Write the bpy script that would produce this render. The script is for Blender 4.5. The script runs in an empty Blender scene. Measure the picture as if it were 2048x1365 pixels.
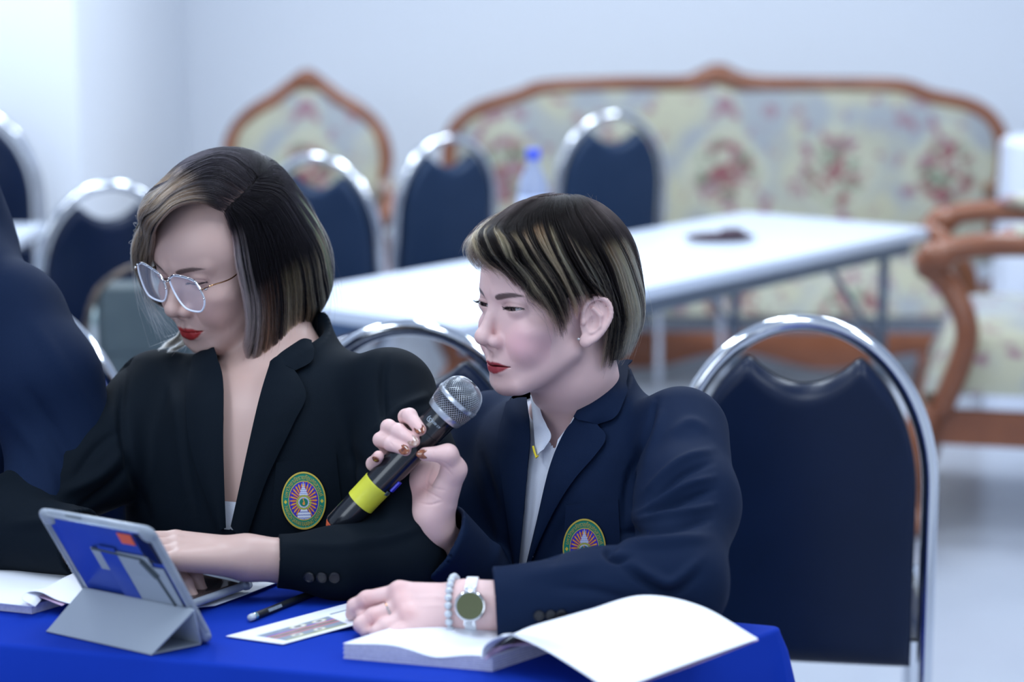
import bpy, bmesh, math, random
import numpy as np
from mathutils import Vector, Matrix
from mathutils.bvhtree import BVHTree

random.seed(7)
RNG = np.random.default_rng(7)
sc = bpy.context.scene
COL = sc.collection

# ------------------------------------------------------------------ camera
FPX = 3982.0                     # focal length in pixels of the 2048 x 1365 frame (70 mm)
PITCH = math.radians(10.5)
CAM = np.array([0.0, 0.0, 1.45])
cd = bpy.data.cameras.new('camera')
cam = bpy.data.objects.new('camera', cd)
COL.objects.link(cam)
cam.location = CAM
cam.rotation_euler = (math.pi/2 - PITCH, 0, 0)
cd.sensor_width = 36.0
cd.lens = FPX*36.0/2048.0
cd.clip_start = 0.05
cd.dof.use_dof = True
cd.dof.focus_distance = 2.36
cd.dof.aperture_fstop = 2.5
sc.camera = cam

# ------------------------------------------------------------------ daylight and lamps
wd = bpy.data.worlds.new('world'); sc.world = wd; wd.use_nodes = True
bg = wd.node_tree.nodes['Background']
bg.inputs['Color'].default_value = (0.62, 0.76, 1.0, 1)
bg.inputs['Strength'].default_value = 0.75

LAMPS = [(-1.6, 1.6), (0.0, 1.6), (1.6, 1.6), (-1.6, 3.6), (0.0, 3.6), (1.6, 3.6), (-1.6, 5.7), (0.0, 5.7), (1.6, 5.7)]
for (lx, ly) in LAMPS:
    ld = bpy.data.lights.new('ceiling_lamp', 'AREA')
    ld.shape = 'RECTANGLE'; ld.size = 0.5; ld.size_y = 1.1
    ld.energy = 22 if ly < 5 else 48; ld.color = (0.80, 0.90, 1.0)
    lo = bpy.data.objects.new('ceiling_lamp', ld); COL.objects.link(lo)
    lo.location = (lx, ly, 2.90)
# added fill lamp, unseen behind the camera, to brighten the people from the front
ld = bpy.data.lights.new('fill_light', 'AREA'); ld.shape = 'RECTANGLE'; ld.size = 2.2; ld.size_y = 1.4
ld.energy = 36; ld.color = (0.80, 0.90, 1.0)
lo = bpy.data.objects.new('fill_light', ld); COL.objects.link(lo)
lo.location = (-2.2, -1.2, 2.0); lo.rotation_euler = (math.radians(66), 0, math.radians(-38))

sc.view_settings.view_transform = 'Standard'
sc.view_settings.look = 'None'
sc.view_settings.gamma = 1.0
sc.view_settings.exposure = 0.0
sc.view_settings.use_curve_mapping = False
try:
    sc.cycles.use_denoising = True
    sc.cycles.max_bounces = 8
    sc.cycles.caustics_reflective = False
    sc.cycles.caustics_refractive = False
except Exception:
    pass
# ------------------------------------------------------------------ helpers
_F = np.array([0, math.cos(PITCH), -math.sin(PITCH)]); _R = np.array([1.0, 0, 0]); _U = np.array([0, math.sin(PITCH), math.cos(PITCH)])
def W(px, py, d):
    """world point seen at photo pixel (px, py) at depth d metres"""
    return CAM + d*(_F + (px-1024)/FPX*_R + (682.5-py)/FPX*_U)
def T(px, py, z=0.75):
    """world point of photo pixel (px, py) on the level z"""
    r = _F + (px-1024)/FPX*_R + (682.5-py)/FPX*_U
    return CAM + r*((z-CAM[2])/r[2])
def PX(P):
    """photo pixels and depth of world points"""
    P = np.asarray(P, float) - CAM
    d = P@_F
    return np.stack([1024+FPX*(P@_R)/d, 682.5-FPX*(P@_U)/d, d], -1)
def V3(a): return Vector((float(a[0]), float(a[1]), float(a[2])))
def unit(v):
    v = np.asarray(v, float); return v/max(1e-12, np.linalg.norm(v))

def tag(o, label=None, cat=None, group=None, kind=None):
    if label: o['label'] = label
    if cat: o['category'] = cat
    if group: o['group'] = group
    if kind: o['kind'] = kind
    return o
def empty(name, loc=(0, 0, 0), rz=0.0, label=None, cat=None, group=None):
    o = bpy.data.objects.new(name, None); COL.objects.link(o)
    o.empty_display_size = 0.05
    o.location = V3(loc); o.rotation_euler = (0, 0, rz)
    tag(o, label, cat, group)
    return o
def link(name, me, mat=None, parent=None, world=False):
    """link a mesh as one object; world=True when its coordinates are world ones though the parent stands elsewhere"""
    o = bpy.data.objects.new(name, me); COL.objects.link(o)
    if mat is not None:
        for m in (mat if isinstance(mat, (list, tuple)) else [mat]): me.materials.append(m)
    if parent is not None:
        o.parent = parent
        if world:
            o.matrix_parent_inverse = (Matrix.Translation(parent.location) @ parent.rotation_euler.to_matrix().to_4x4()).inverted()
    return o
def mesh_np(name, verts, faces, smooth=True):
    me = bpy.data.meshes.new(name)
    verts = np.asarray(verts, np.float32); faces = np.asarray(faces, np.int32)
    n = faces.shape[1]
    me.vertices.add(len(verts)); me.vertices.foreach_set('co', verts.ravel())
    me.loops.add(faces.size); me.loops.foreach_set('vertex_index', faces.ravel())
    me.polygons.add(len(faces)); me.polygons.foreach_set('loop_start', np.arange(0, faces.size, n, dtype=np.int32))
    me.polygons.foreach_set('use_smooth', np.full(len(faces), smooth))
    me.update(calc_edges=True); me.validate()
    return me
def mesh_py(name, verts, faces, smooth=True):
    me = bpy.data.meshes.new(name); me.from_pydata([tuple(map(float, v)) for v in verts], [], [tuple(f) for f in faces])
    me.polygons.foreach_set('use_smooth', [smooth]*len(me.polygons)); me.update()
    return me
class MB:
    """collects shapes for ONE mesh object"""
    def __init__(s): s.v = []; s.f = []; s.mi = []; s.m = 0
    def add(s, V, F):
        o = len(s.v); s.v.extend([tuple(map(float, p)) for p in V]); s.f.extend([tuple(i+o for i in f) for f in F]); s.mi.extend([s.m]*len(F))
    def box(s, c, h, R=None, bev=0.0):
        c = np.asarray(c, float); R = np.eye(3) if R is None else np.asarray(R)
        bm = bmesh.new(); bmesh.ops.create_cube(bm, size=1.0)
        for v in bm.verts: v.co = Vector((v.co.x*2*h[0], v.co.y*2*h[1], v.co.z*2*h[2]))
        if bev > 0: bmesh.ops.bevel(bm, geom=list(bm.edges), offset=bev, segments=3, affect='EDGES', profile=0.6)
        V = [c + R@np.array(v.co) for v in bm.verts]; bm.verts.index_update()
        F = [[v.index for v in f.verts] for f in bm.faces]; bm.free(); s.add(V, F)
    def tube(s, pts, r, n=12, closed=False, capit=True):
        pts = [np.asarray(p, float) for p in pts]; m = len(pts)
        rs = r if hasattr(r, '__len__') else [r]*m
        tang = []
        for i in range(m):
            a = pts[(i-1) % m] if (closed or i > 0) else pts[i]; b = pts[(i+1) % m] if (closed or i < m-1) else pts[i]
            tang.append(unit(b-a))
        up = np.array([0, 0, 1.0]) if abs(tang[0][2]) < 0.9 else np.array([1.0, 0, 0])
        nrm = unit(up - tang[0]*np.dot(up, tang[0])); V = []
        for i in range(m):
            nrm = unit(nrm - tang[i]*np.dot(nrm, tang[i])); b = np.cross(tang[i], nrm)
            for k in range(n):
                a = 2*math.pi*k/n; V.append(pts[i] + rs[i]*(math.cos(a)*nrm + math.sin(a)*b))
        F = []
        for i in range(m if closed else m-1):
            j = (i+1) % m
            for k in range(n): F.append((i*n+k, i*n+(k+1) % n, j*n+(k+1) % n, j*n+k))
        if capit and not closed:
            F.append(tuple(range(n-1, -1, -1))); F.append(tuple((m-1)*n+k for k in range(n)))
        s.add(V, F)
    def lathe(s, prof, c=(0, 0, 0), axis=(0, 0, 1), n=32, capit=True):
        """prof: list of (radius, height along axis)"""
        c = np.asarray(c, float); ax = unit(axis)
        u = unit(np.cross(ax, [0, 1, 0.01]) if abs(ax[1]) < 0.9 else np.cross(ax, [1, 0, 0.01])); w = np.cross(ax, u)
        V = []; F = []
        for (r, h) in prof:
            for k in range(n):
                a = 2*math.pi*k/n; V.append(c + ax*h + r*(math.cos(a)*u + math.sin(a)*w))
        for i in range(len(prof)-1):
            for k in range(n): F.append((i*n+k, i*n+(k+1) % n, (i+1)*n+(k+1) % n, (i+1)*n+k))
        if capit:
            F.append(tuple(range(n-1, -1, -1))); F.append(tuple((len(prof)-1)*n+k for k in range(n)))
        s.add(V, F)
    def ball(s, c, r, seg=16, rings=10, R=None):
        c = np.asarray(c, float); r = np.asarray(r if hasattr(r, '__len__') else (r, r, r), float)
        R = np.eye(3) if R is None else np.asarray(R)
        V = [c + R@(r*np.array([0, 0, 1.0]))]
        for i in range(1, rings):
            t = math.pi*i/rings
            for k in range(seg):
                a = 2*math.pi*k/seg; V.append(c + R@(r*np.array([math.sin(t)*math.cos(a), math.sin(t)*math.sin(a), math.cos(t)])))
        V.append(c + R@(r*np.array([0, 0, -1.0]))); F = []
        for k in range(seg): F.append((0, 1+k, 1+(k+1) % seg))
        for i in range(rings-2):
            for k in range(seg):
                a = 1+i*seg+k; b = 1+i*seg+(k+1) % seg; F.append((a, a+seg, b+seg, b))
        L = len(V)-1; o = 1+(rings-2)*seg
        for k in range(seg): F.append((L, o+(k+1) % seg, o+k))
        s.add(V, F)
    def grid(s, G):
        """G: array (n, m, 3)"""
        G = np.asarray(G, float); n, m = G.shape[:2]
        s.add(G.reshape(-1, 3), [(i*m+j, i*m+j+1, (i+1)*m+j+1, (i+1)*m+j) for i in range(n-1) for j in range(m-1)])
    def slab(s, G, t, nrm=None):
        """a sheet G (n, m, 3) given thickness t along its normals (closed)"""
        G = np.asarray(G, float); n, m = G.shape[:2]
        du = np.gradient(G, axis=0); dv = np.gradient(G, axis=1); N = np.cross(du, dv); N /= np.maximum(1e-12, np.linalg.norm(N, axis=-1, keepdims=True))
        H = G - N*t; k = n*m; f = []
        for i in range(n-1):
            for j in range(m-1):
                a, b, c_, d = i*m+j, i*m+j+1, (i+1)*m+j+1, (i+1)*m+j
                f.append((a, d, c_, b)); f.append((k+a, k+b, k+c_, k+d))
        ring = [j for j in range(m)] + [i*m+m-1 for i in range(1, n)] + [(n-1)*m+j for j in range(m-2, -1, -1)] + [i*m for i in range(n-2, 0, -1)]
        for q in range(len(ring)):
            a, b = ring[q], ring[(q+1) % len(ring)]; f.append((a, b, k+b, k+a))
        s.add(np.concatenate([G.reshape(-1, 3), H.reshape(-1, 3)]), f)
    def mesh(s, name, smooth=True, angle=40):
        me = mesh_py(name, s.v, s.f, smooth)
        if any(s.mi): me.polygons.foreach_set('material_index', s.mi)
        bm = bmesh.new(); bm.from_mesh(me); bmesh.ops.recalc_face_normals(bm, faces=bm.faces)
        if smooth:
            th = math.radians(angle)
            for e in bm.edges:
                if len(e.link_faces) == 2 and e.calc_face_angle(0.0) > th: e.smooth = False
        bm.to_mesh(me); bm.free()
        return me
    def build(s, name, mat, parent=None, smooth=True, world=False, angle=40):
        return link(name, s.mesh(name, smooth, angle), mat, parent, world)
def spline(pts, n):
    """Catmull-Rom through pts, n samples"""
    P = np.asarray(pts, float); m = len(P)
    if m == 2: t = np.linspace(0, 1, n)[:, None]; return P[0]*(1-t)+P[1]*t
    Q = np.vstack([2*P[0]-P[1], P, 2*P[-1]-P[-2]])
    seg = np.linalg.norm(np.diff(P, axis=0), axis=1); cum = np.concatenate([[0], np.cumsum(seg)]); s = np.linspace(0, cum[-1], n); out = []
    for x in s:
        i = min(m-2, max(0, int(np.searchsorted(cum, x, side='right')-1))); t = (x-cum[i])/max(1e-9, seg[i])
        p0, p1, p2, p3 = Q[i], Q[i+1], Q[i+2], Q[i+3]
        out.append(0.5*((2*p1)+(-p0+p2)*t+(2*p0-5*p1+4*p2-p3)*t*t+(-p0+3*p1-3*p2+p3)*t**3))
    return np.array(out)
def interp(x, xs, ys): return np.interp(x, xs, ys)
def copy_tree(o, parent=None, **kw):
    c = o.copy(); COL.objects.link(c)
    if parent is not None:
        c.parent = parent; c.matrix_parent_inverse = o.matrix_parent_inverse.copy()
    for ch in o.children: copy_tree(ch, c)
    return c

# ------------------------------------------------------------------ materials
def srgb(r, g, b):
    f = lambda c: (c/255/12.92) if c/255 <= 0.04045 else ((c/255+0.055)/1.055)**2.4
    return (f(r), f(g), f(b), 1)
def mat(name, col, rough=0.5, metal=0.0, spec=0.5, sheen=0.0, coat=0.0, trans=0.0, ior=1.45, alpha=1.0, noise=None, bump=None, sss=0.0, vcol=None, tint=None):
    m = bpy.data.materials.new(name); m.use_nodes = True; nt = m.node_tree; b = nt.nodes['Principled BSDF']
    col = tuple(col) if len(col) == 4 else tuple(col)+(1,)
    b.inputs['Base Color'].default_value = col; b.inputs['Roughness'].default_value = rough; b.inputs['Metallic'].default_value = metal
    b.inputs['Specular IOR Level'].default_value = spec; b.inputs['IOR'].default_value = ior
    b.inputs['Sheen Weight'].default_value = sheen; b.inputs['Coat Weight'].default_value = coat; b.inputs['Transmission Weight'].default_value = trans
    b.inputs['Coat Roughness'].default_value = 0.08
    b.inputs['Alpha'].default_value = alpha
    if sss: b.inputs['Subsurface Weight'].default_value = sss; b.inputs['Subsurface Radius'].default_value = (0.012, 0.005, 0.003); b.inputs['Subsurface Scale'].default_value = 1.0
    tc = nt.nodes.new('ShaderNodeTexCoord')
    src = None
    if vcol:
        a = nt.nodes.new('ShaderNodeAttribute'); a.attribute_name = vcol; src = a.outputs['Color']
    if noise:      # (scale, amount, second colour)
        n = nt.nodes.new('ShaderNodeTexNoise'); n.inputs['Scale'].default_value = noise[0]; n.inputs['Detail'].default_value = 4
        nt.links.new(tc.outputs['Object'], n.inputs['Vector'])
        rmp = nt.nodes.new('ShaderNodeMapRange'); rmp.inputs['From Min'].default_value = 0.35; rmp.inputs['From Max'].default_value = 0.65; rmp.inputs['To Max'].default_value = noise[1]
        nt.links.new(n.outputs['Fac'], rmp.inputs['Value'])
        mx = nt.nodes.new('ShaderNodeMix'); mx.data_type = 'RGBA'
        nt.links.new(rmp.outputs['Result'], mx.inputs['Factor'])
        if src is not None: nt.links.new(src, mx.inputs['A'])
        else: mx.inputs['A'].default_value = col
        mx.inputs['B'].default_value = tuple(noise[2])[:3]+(1,)
        src = mx.outputs['Result']
    if src is not None: nt.links.new(src, b.inputs['Base Color'])
    if bump:       # (kind, scale, strength, distance)
        if bump[0] == 'wave':
            n = nt.nodes.new('ShaderNodeTexWave'); n.inputs['Scale'].default_value = bump[1]; n.inputs['Distortion'].default_value = 1.0
        elif bump[0] == 'voronoi':
            n = nt.nodes.new('ShaderNodeTexVoronoi'); n.inputs['Scale'].default_value = bump[1]
        else:
            n = nt.nodes.new('ShaderNodeTexNoise'); n.inputs['Scale'].default_value = bump[1]; n.inputs['Detail'].default_value = 3
        nt.links.new(tc.outputs['Object'], n.inputs['Vector'])
        bp = nt.nodes.new('ShaderNodeBump'); bp.inputs['Strength'].default_value = bump[2]; bp.inputs['Distance'].default_value = bump[3]
        nt.links.new(n.outputs[0], bp.inputs['Height']); nt.links.new(bp.outputs['Normal'], b.inputs['Normal'])
    return m
M = {}
M['wall'] = mat('wall_paint', (0.80, 0.83, 0.89), 0.85, noise=(1.2, 0.25, (0.78, 0.81, 0.88)), bump=('noise', 60, 0.1, 0.002))
M['floor'] = mat('polished_floor', (0.40, 0.43, 0.50), 0.22, noise=(3, 0.5, (0.44, 0.47, 0.54)))
M['ceiling'] = mat('ceiling_paint', (0.75, 0.78, 0.82), 0.9, noise=(2, 0.2, (0.72, 0.76, 0.8)))
M['chrome'] = mat('chrome', (0.80, 0.82, 0.86), 0.09, metal=1.0, noise=(30, 0.2, (0.7, 0.72, 0.78)))
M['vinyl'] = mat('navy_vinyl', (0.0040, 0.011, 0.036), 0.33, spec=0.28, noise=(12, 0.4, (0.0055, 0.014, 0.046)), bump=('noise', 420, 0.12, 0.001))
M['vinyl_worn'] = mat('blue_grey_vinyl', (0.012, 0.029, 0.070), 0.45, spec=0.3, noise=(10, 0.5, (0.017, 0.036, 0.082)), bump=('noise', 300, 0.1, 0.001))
M['laminate'] = mat('white_laminate', (0.64, 0.70, 0.82), 0.25, noise=(5, 0.3, (0.60, 0.67, 0.80)))
M['table_metal'] = mat('grey_painted_steel', (0.16, 0.20, 0.26), 0.4, metal=0.3, noise=(20, 0.4, (0.2, 0.24, 0.3)))
M['wood'] = mat('reddish_carved_wood', (0.24, 0.078, 0.032), 0.35, noise=(9, 0.7, (0.16, 0.048, 0.020)), coat=0.3)
M['cloth'] = mat('royal_blue_cloth', (0.0035, 0.033, 0.36), 0.8, spec=0.15, noise=(14, 0.35, (0.003, 0.029, 0.32)), bump=('noise', 900, 0.25, 0.001))
# ------------------------------------------------------------------ the room
def struct(name, boxes, m):
    mb = MB()
    for (c, h) in boxes: mb.box(c, h)
    o = mb.build(name, m, smooth=False); o['kind'] = 'structure'; return o
YB = 8.3
struct('floor', [((0.5, 3.2, -0.05), (4.5, 5.2, 0.05))], M['floor'])
struct('ceiling', [((0.5, 4.5, 3.05), (4.5, 3.9, 0.05))], M['ceiling'])
struct('wall_back', [((0.5, YB+0.05, 1.5), (4.5, 0.05, 1.5))], M['wall'])
XL = -1.345
struct('wall_left', [((XL-1.1, 7.25, 1.5), (1.1, 1.05, 1.5))], M['wall'])     # the projecting piece at the left
struct('wall_right', [((4.95, 4.2, 1.5), (0.05, 4.2, 1.5))], M['wall'])
struct('baseboard_back', [((1.85, YB-0.006, 0.05), (3.05, 0.006, 0.05))], M['ceiling'])
# ------------------------------------------------------------------ banquet chairs with a chrome hoop back
def arch_pts(a, b, ztop, zb, n=40, y=0.0):
    P = [(-a, y, zb)]
    for z in np.linspace(zb, ztop-b, 8)[1:-1]: P.append((-a, y, z))
    for t in np.linspace(math.pi, 0, n): P.append((a*math.cos(t), y, ztop-b+b*math.sin(t)**0.97))
    for z in np.linspace(ztop-b, zb, 8)[1:-1]: P.append((a, y, z))
    P.append((a, y, zb)); return P
def chair_parts():
    a, b, H, r = 0.190, 0.245, 0.93, 0.0125
    hoop = MB(); lean = lambda p: (p[0], p[1]+max(0, p[2]-0.45)*0.10, p[2])
    hoop.tube([lean(p) for p in arch_pts(a, b, H-r, 0.02)], r, 14)
    # inner secondary hoop edge lying against the pad
    pad = MB(); ai, bi, zb = a-0.021, b-0.02, 0.41
    nx, nz = 61, 70
    xs = ai*np.sin(np.linspace(-math.pi/2, math.pi/2, nx))
    def ztop(x):
        arch = (H-r-b)+bi*math.sqrt(max(0, 1-(x/(ai*1.0))**2))
        scoop = 0.828+6.2*x*x
        k = 0.006; h = min(1, max(0, 0.5+0.5*(scoop-arch)/k)); return scoop*(1-h)+arch*h-k*h*(1-h)
    F_ = np.zeros((nx, nz, 3)); Bk = np.zeros((nx, nz, 3))
    zt = np.array([ztop(x) for x in xs])
    for i, x in enumerate(xs):
        for j in range(nz):
            v = 0.5-0.5*math.cos(math.pi*j/(nz-1)); z = zb+(zt[i]-zb)*v
            e = min(ai-abs(x)+1e-4, z-zb, zt[i]-z); 
            e = max(0.0, min(e, math.hypot(0, e)))
            sx = min(1, (ai-abs(x))/0.030); sz = min(1, min(z-zb, zt[i]-z)/0.030)
            prof = (1-(1-sx)**2)**0.5*(1-(1-sz)**2)**0.5
            dome = 0.012*(1-(x/ai)**2)
            Y = 0.10*max(0, z-0.45)
            F_[i, j] = (x, Y-0.006-prof*0.018-dome*prof, z); Bk[i, j] = (x, Y+0.006+prof*0.016+dome*prof, z)
    pad.grid(F_); pad.grid(Bk[::-1])
    seat = MB(); n = 15
    G = np.zeros((n, n, 3)); G2 = np.zeros((n, n, 3))
    for i in range(n):
        for j in range(n):
            u = -1+2*i/(n-1); v = -1+2*j/(n-1); e = (1-abs(u)**4)*(1-abs(v)**4)
            G[i, j] = (0.20*u*(0.94-0.06*v), 0.22+0.20*v, 0.445+0.035*e**0.5); G2[i, j] = (0.20*u*(0.94-0.06*v), 0.22+0.20*v, 0.44)
    seat.grid(G); seat.grid(G2[::-1])
    legs = []
    for s in (-1, 1):
        m = MB(); m.tube([(s*0.185, 0.42, 0.44), (s*0.19, 0.44, 0.2), (s*0.20, 0.46, 0.01)], 0.0115, 10); legs.append(m)
    rail = MB(); rail.tube([(-0.19, 0.0, 0.425), (-0.185, 0.42, 0.43), (0.185, 0.42, 0.43), (0.19, 0.0, 0.425)], 0.010, 10)
    return hoop, pad, seat, legs, rail
hoop, pad, seat, legs, rail = chair_parts()
CH = empty('banquet_chair')
hoop.build('hoop_frame', M['chrome'], CH); pad.build('backrest', M['vinyl'], CH, angle=80); seat.build('seat', M['vinyl'], CH, angle=80)
for m in legs: m.build('leg', M['chrome'], CH)
rail.build('seat_frame', M['chrome'], CH)
def chair(px, apex_y, d, rot, label, first=False, scale=1.0, worn=False, group=None):
    o = CH if first else copy_tree(CH)
    p = W(px, apex_y, d)
    o.location = (p[0], p[1], 0); o.rotation_euler = (0, 0, math.radians(rot)); s = scale
    z = p[2]/0.93 if scale is None else scale
    o.scale = (z, z, z)
    tag(o, label, 'chair', group)
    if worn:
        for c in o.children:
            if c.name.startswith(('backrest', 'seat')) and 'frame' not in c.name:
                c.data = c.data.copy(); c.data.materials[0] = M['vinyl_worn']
    return o
chair(1610, 640, 2.95, -9, 'empty navy banquet chair with chrome hoop right of the woman with the microphone', True, None)
chair(832, 628, 3.04, 172, 'navy banquet chair showing its hoop between the two seated women', False, None)
chair(46, 566, 3.05, 160, 'chrome hooped chair behind the person cut off at the left edge', False, None)
chair(207, 358, 5.15, 208, 'banquet chair with a grey bag on its seat, behind the woman in glasses', False, None)
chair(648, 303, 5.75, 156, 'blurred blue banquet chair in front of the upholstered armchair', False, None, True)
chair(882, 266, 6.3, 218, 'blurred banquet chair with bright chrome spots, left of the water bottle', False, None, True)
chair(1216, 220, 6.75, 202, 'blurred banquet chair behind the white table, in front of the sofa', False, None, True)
chair(-78, 205, 5.95, 192, 'dark banquet chair cut off by the upper left edge of the photo', False, None)

# ------------------------------------------------------------------ white folding tables
def folding_table(C1, dirL, L, dirW, Wd, label, group=None):
    t = empty('folding_table', (C1[0], C1[1], 0), 0, label, 'table', group)
    a = np.array([dirL[0], dirL[1], 0.0]); b = np.array([dirW[0], dirW[1], 0.0]); R = np.stack([a, b, [0, 0, 1.0]], 1)
    if np.linalg.det(R) < 0: R = np.stack([a, b, [0, 0, 1.0]], 1)
    top = MB(); top.box(a*L/2+b*Wd/2+np.array([0, 0, 0.735]), (L/2, Wd/2, 0.015), R, 0.004); top.build('tabletop', M['laminate'], t)
    ap = MB()
    for s in (0.04, Wd-0.04): ap.box(a*L/2+b*s+np.array([0, 0, 0.70]), (L/2-0.05, 0.012, 0.02), R)
    ap.build('apron_rail', M['table_metal'], t)
    for u in (0.14, L-0.14):
        for w in (0.06, Wd-0.06):
            lg = MB(); p = a*u+b*w; lg.tube([p+[0, 0, 0.72], p+[0, 0, 0.01]], 0.014, 10); lg.build('leg', M['table_metal'], t)
            st = MB(); q = a*(u+(0.33 if u < L/2 else -0.33))+b*w; st.tube([p+[0, 0, 0.42], q+[0, 0, 0.71]], 0.008, 8); st.build('brace', M['table_metal'], t)
        cr = MB(); cr.tube([a*u+b*0.06+[0, 0, 0.15], a*u+b*(Wd-0.06)+[0, 0, 0.15]], 0.010, 8); cr.build('crossbar', M['table_metal'], t)
    return t
C1 = T(1490, 424, 0.75); C2 = T(1868, 446, 0.75); dL = unit(T(670, 566, 0.75)-C1); dW = unit(C2-C1)
dW = unit(np.array([-dL[1], dL[0], 0])); dW = dW if dW[0] > 0 else -dW
folding_table(C1, dL, 2.02, dW, 0.60, 'long white folding table with a dark pouch on it, in front of the sofa')
dA = np.array([0.96, 0.28, 0])
p = T(92, 447, 0.75)
folding_table(p, np.array([-1, 0.0, 0]), 1.5, np.array([0, -1, 0.0]), 0.60, 'white folding table end at the left edge, below the dark chair')

# ------------------------------------------------------------------ carved sofa set
def fabric():
    m = bpy.data.materials.new('floral_tapestry'); m.use_nodes = True; nt = m.node_tree; b = nt.nodes['Principled BSDF']; b.inputs['Roughness'].default_value = 0.85
    tc = nt.nodes.new('ShaderNodeTexCoord')
    def sp(scale, lo, hi, off):
        mp = nt.nodes.new('ShaderNodeMapping'); mp.inputs['Location'].default_value = off; nt.links.new(tc.outputs['Object'], mp.inputs['Vector'])
        n = nt.nodes.new('ShaderNodeTexNoise'); n.inputs['Scale'].default_value = scale; n.inputs['Detail'].default_value = 2; nt.links.new(mp.outputs['Vector'], n.inputs['Vector'])
        r = nt.nodes.new('ShaderNodeMapRange'); r.inputs['From Min'].default_value = lo; r.inputs['From Max'].default_value = hi; nt.links.new(n.outputs['Fac'], r.inputs['Value']); return r.outputs['Result']
    def mix(fac, A, B):
        x = nt.nodes.new('ShaderNodeMix'); x.data_type = 'RGBA'; nt.links.new(fac, x.inputs['Factor'])
        if isinstance(A, tuple): x.inputs['A'].default_value = A
        else: nt.links.new(A, x.inputs['A'])
        x.inputs['B'].default_value = B; return x.outputs['Result']
    c = mix(sp(5, 0.42, 0.58, (0, 0, 0)), (0.29, 0.31, 0.33, 1), (0.40, 0.39, 0.29, 1))
    # rows of bouquets: a repeat along x with red and green blobs inside
    sx = nt.nodes.new('ShaderNodeSeparateXYZ'); nt.links.new(tc.outputs['Object'], sx.inputs['Vector'])
    def m2(op, A, B=None, v=None):
        n = nt.nodes.new('ShaderNodeMath'); n.operation = op
        nt.links.new(A, n.inputs[0])
        if B is not None: nt.links.new(B, n.inputs[1])
        elif v is not None: n.inputs[1].default_value = v
        return n.outputs[0]
    cx = m2('COSINE', m2('MULTIPLY', sx.outputs['X'], v=2*math.pi/0.40)); cz = m2('COSINE', m2('MULTIPLY', m2('SUBTRACT', sx.outputs['Z'], v=0.72), v=2*math.pi/0.46))
    s = m2('ADD', m2('MULTIPLY', cx, v=0.5), m2('MULTIPLY', cz, v=0.5))
    band = nt.nodes.new('ShaderNodeMapRange'); band.inputs['From Min'].default_value = 0.25; band.inputs['From Max'].default_value = 0.55; nt.links.new(s, band.inputs['Value'])
    ring = nt.nodes.new('ShaderNodeMapRange'); ring.inputs['From Min'].default_value = -0.05; ring.inputs['From Max'].default_value = 0.2; nt.links.new(s, ring.inputs['Value'])
    c = mix(ring.outputs['Result'], c, (0.42, 0.42, 0.33, 1))
    rd = m2('MULTIPLY', band.outputs['Result'], sp(22, 0.46, 0.56, (0, 0, 0))); c = mix(rd, c, (0.22, 0.075, 0.085, 1))
    gr = m2('MULTIPLY', band.outputs['Result'], sp(24, 0.52, 0.60, (3, 1, 2))); c = mix(gr, c, (0.16, 0.20, 0.14, 1))
    c = mix(sp(15, 0.58, 0.66, (7, 7, 1)), c, (0.26, 0.15, 0.18, 1))
    nt.links.new(c, b.inputs['Base Color'])
    return m
M['tapestry'] = fabric()
def framed_back(parent, top, w, z0, bar, crest=None):
    """a padded back inside a carved wooden hoop. top: list of (x, z) from left base over the crest to right base"""
    C = spline([(x, 0, z) for (x, z) in top], 90)
    fr = MB(); rr = [bar*(1+0.5*math.exp(-((p[0])/(0.10*w))**2)*(p[2] > z0+0.3)) for p in C]
    C2 = C.copy(); C2[:, 1] = (C[:, 2]-z0)*0.16-0.03
    fr.tube(C2, rr, 10)
    cr = max(C, key=lambda p: p[2]); y = (cr[2]-z0)*0.16-0.035
    if crest:
        fr.ball((cr[0], y, cr[2]-0.01), (crest*1.2, 0.03, crest*0.5)); fr.ball((cr[0], y-0.025, cr[2]-0.012), (crest*0.3, 0.02, crest*0.3))
        for s in (-1, 1): fr.ball((cr[0]+s*crest*0.9, y, cr[2]-0.03), (crest*0.6, 0.022, crest*0.3))
    fr.build('carved_frame', M['wood'], parent)
    n = 80; m = 14; G = np.zeros((n, m, 3))
    i0 = C[:, 0].argsort(); xs = np.linspace(C[:, 0].min()+bar, C[:, 0].max()-bar, n)
    half = len(C)
    for i, x in enumerate(xs):
        # highest point of the hoop above this x
        zz = [C[k, 2]+(C[k+1, 2]-C[k, 2])*(x-C[k, 0])/(C[k+1, 0]-C[k, 0]) for k in range(half-1) if (C[k, 0]-x)*(C[k+1, 0]-x) <= 0 and C[k, 0] != C[k+1, 0]]
        zt = max(zz)-bar*0.6 if zz else z0+0.3
        for j in range(m):
            v = j/(m-1); z = z0+(zt-z0)*v
            e = min(1, (min(i, n-1-i))/6)*min(1, min(j+0.0, m-1-j)/3)
            G[i, j] = (x, (z-z0)*0.16-0.005-0.040*e**0.5, z)
    pd = MB(); pd.slab(G, -0.03); pd.build('padded_back', M['tapestry'], parent, angle=80)
def seat_block(parent, x0, x1, y0, y1, z0, z1):
    n, m = 24, 12; G = np.zeros((n, m, 3))
    for i in range(n):
        for j in range(m):
            u, v = i/(n-1), j/(m-1); e = (1-abs(2*u-1)**6)*(1-abs(2*v-1)**6)
            G[i, j] = (x0+(x1-x0)*u, y0+(y1-y0)*v, z0+0.06+(z1-z0-0.06)*e**0.4)
    s = MB(); s.slab(G, 0.06); s.build('seat_cushion', M['tapestry'], parent, angle=80)
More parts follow.
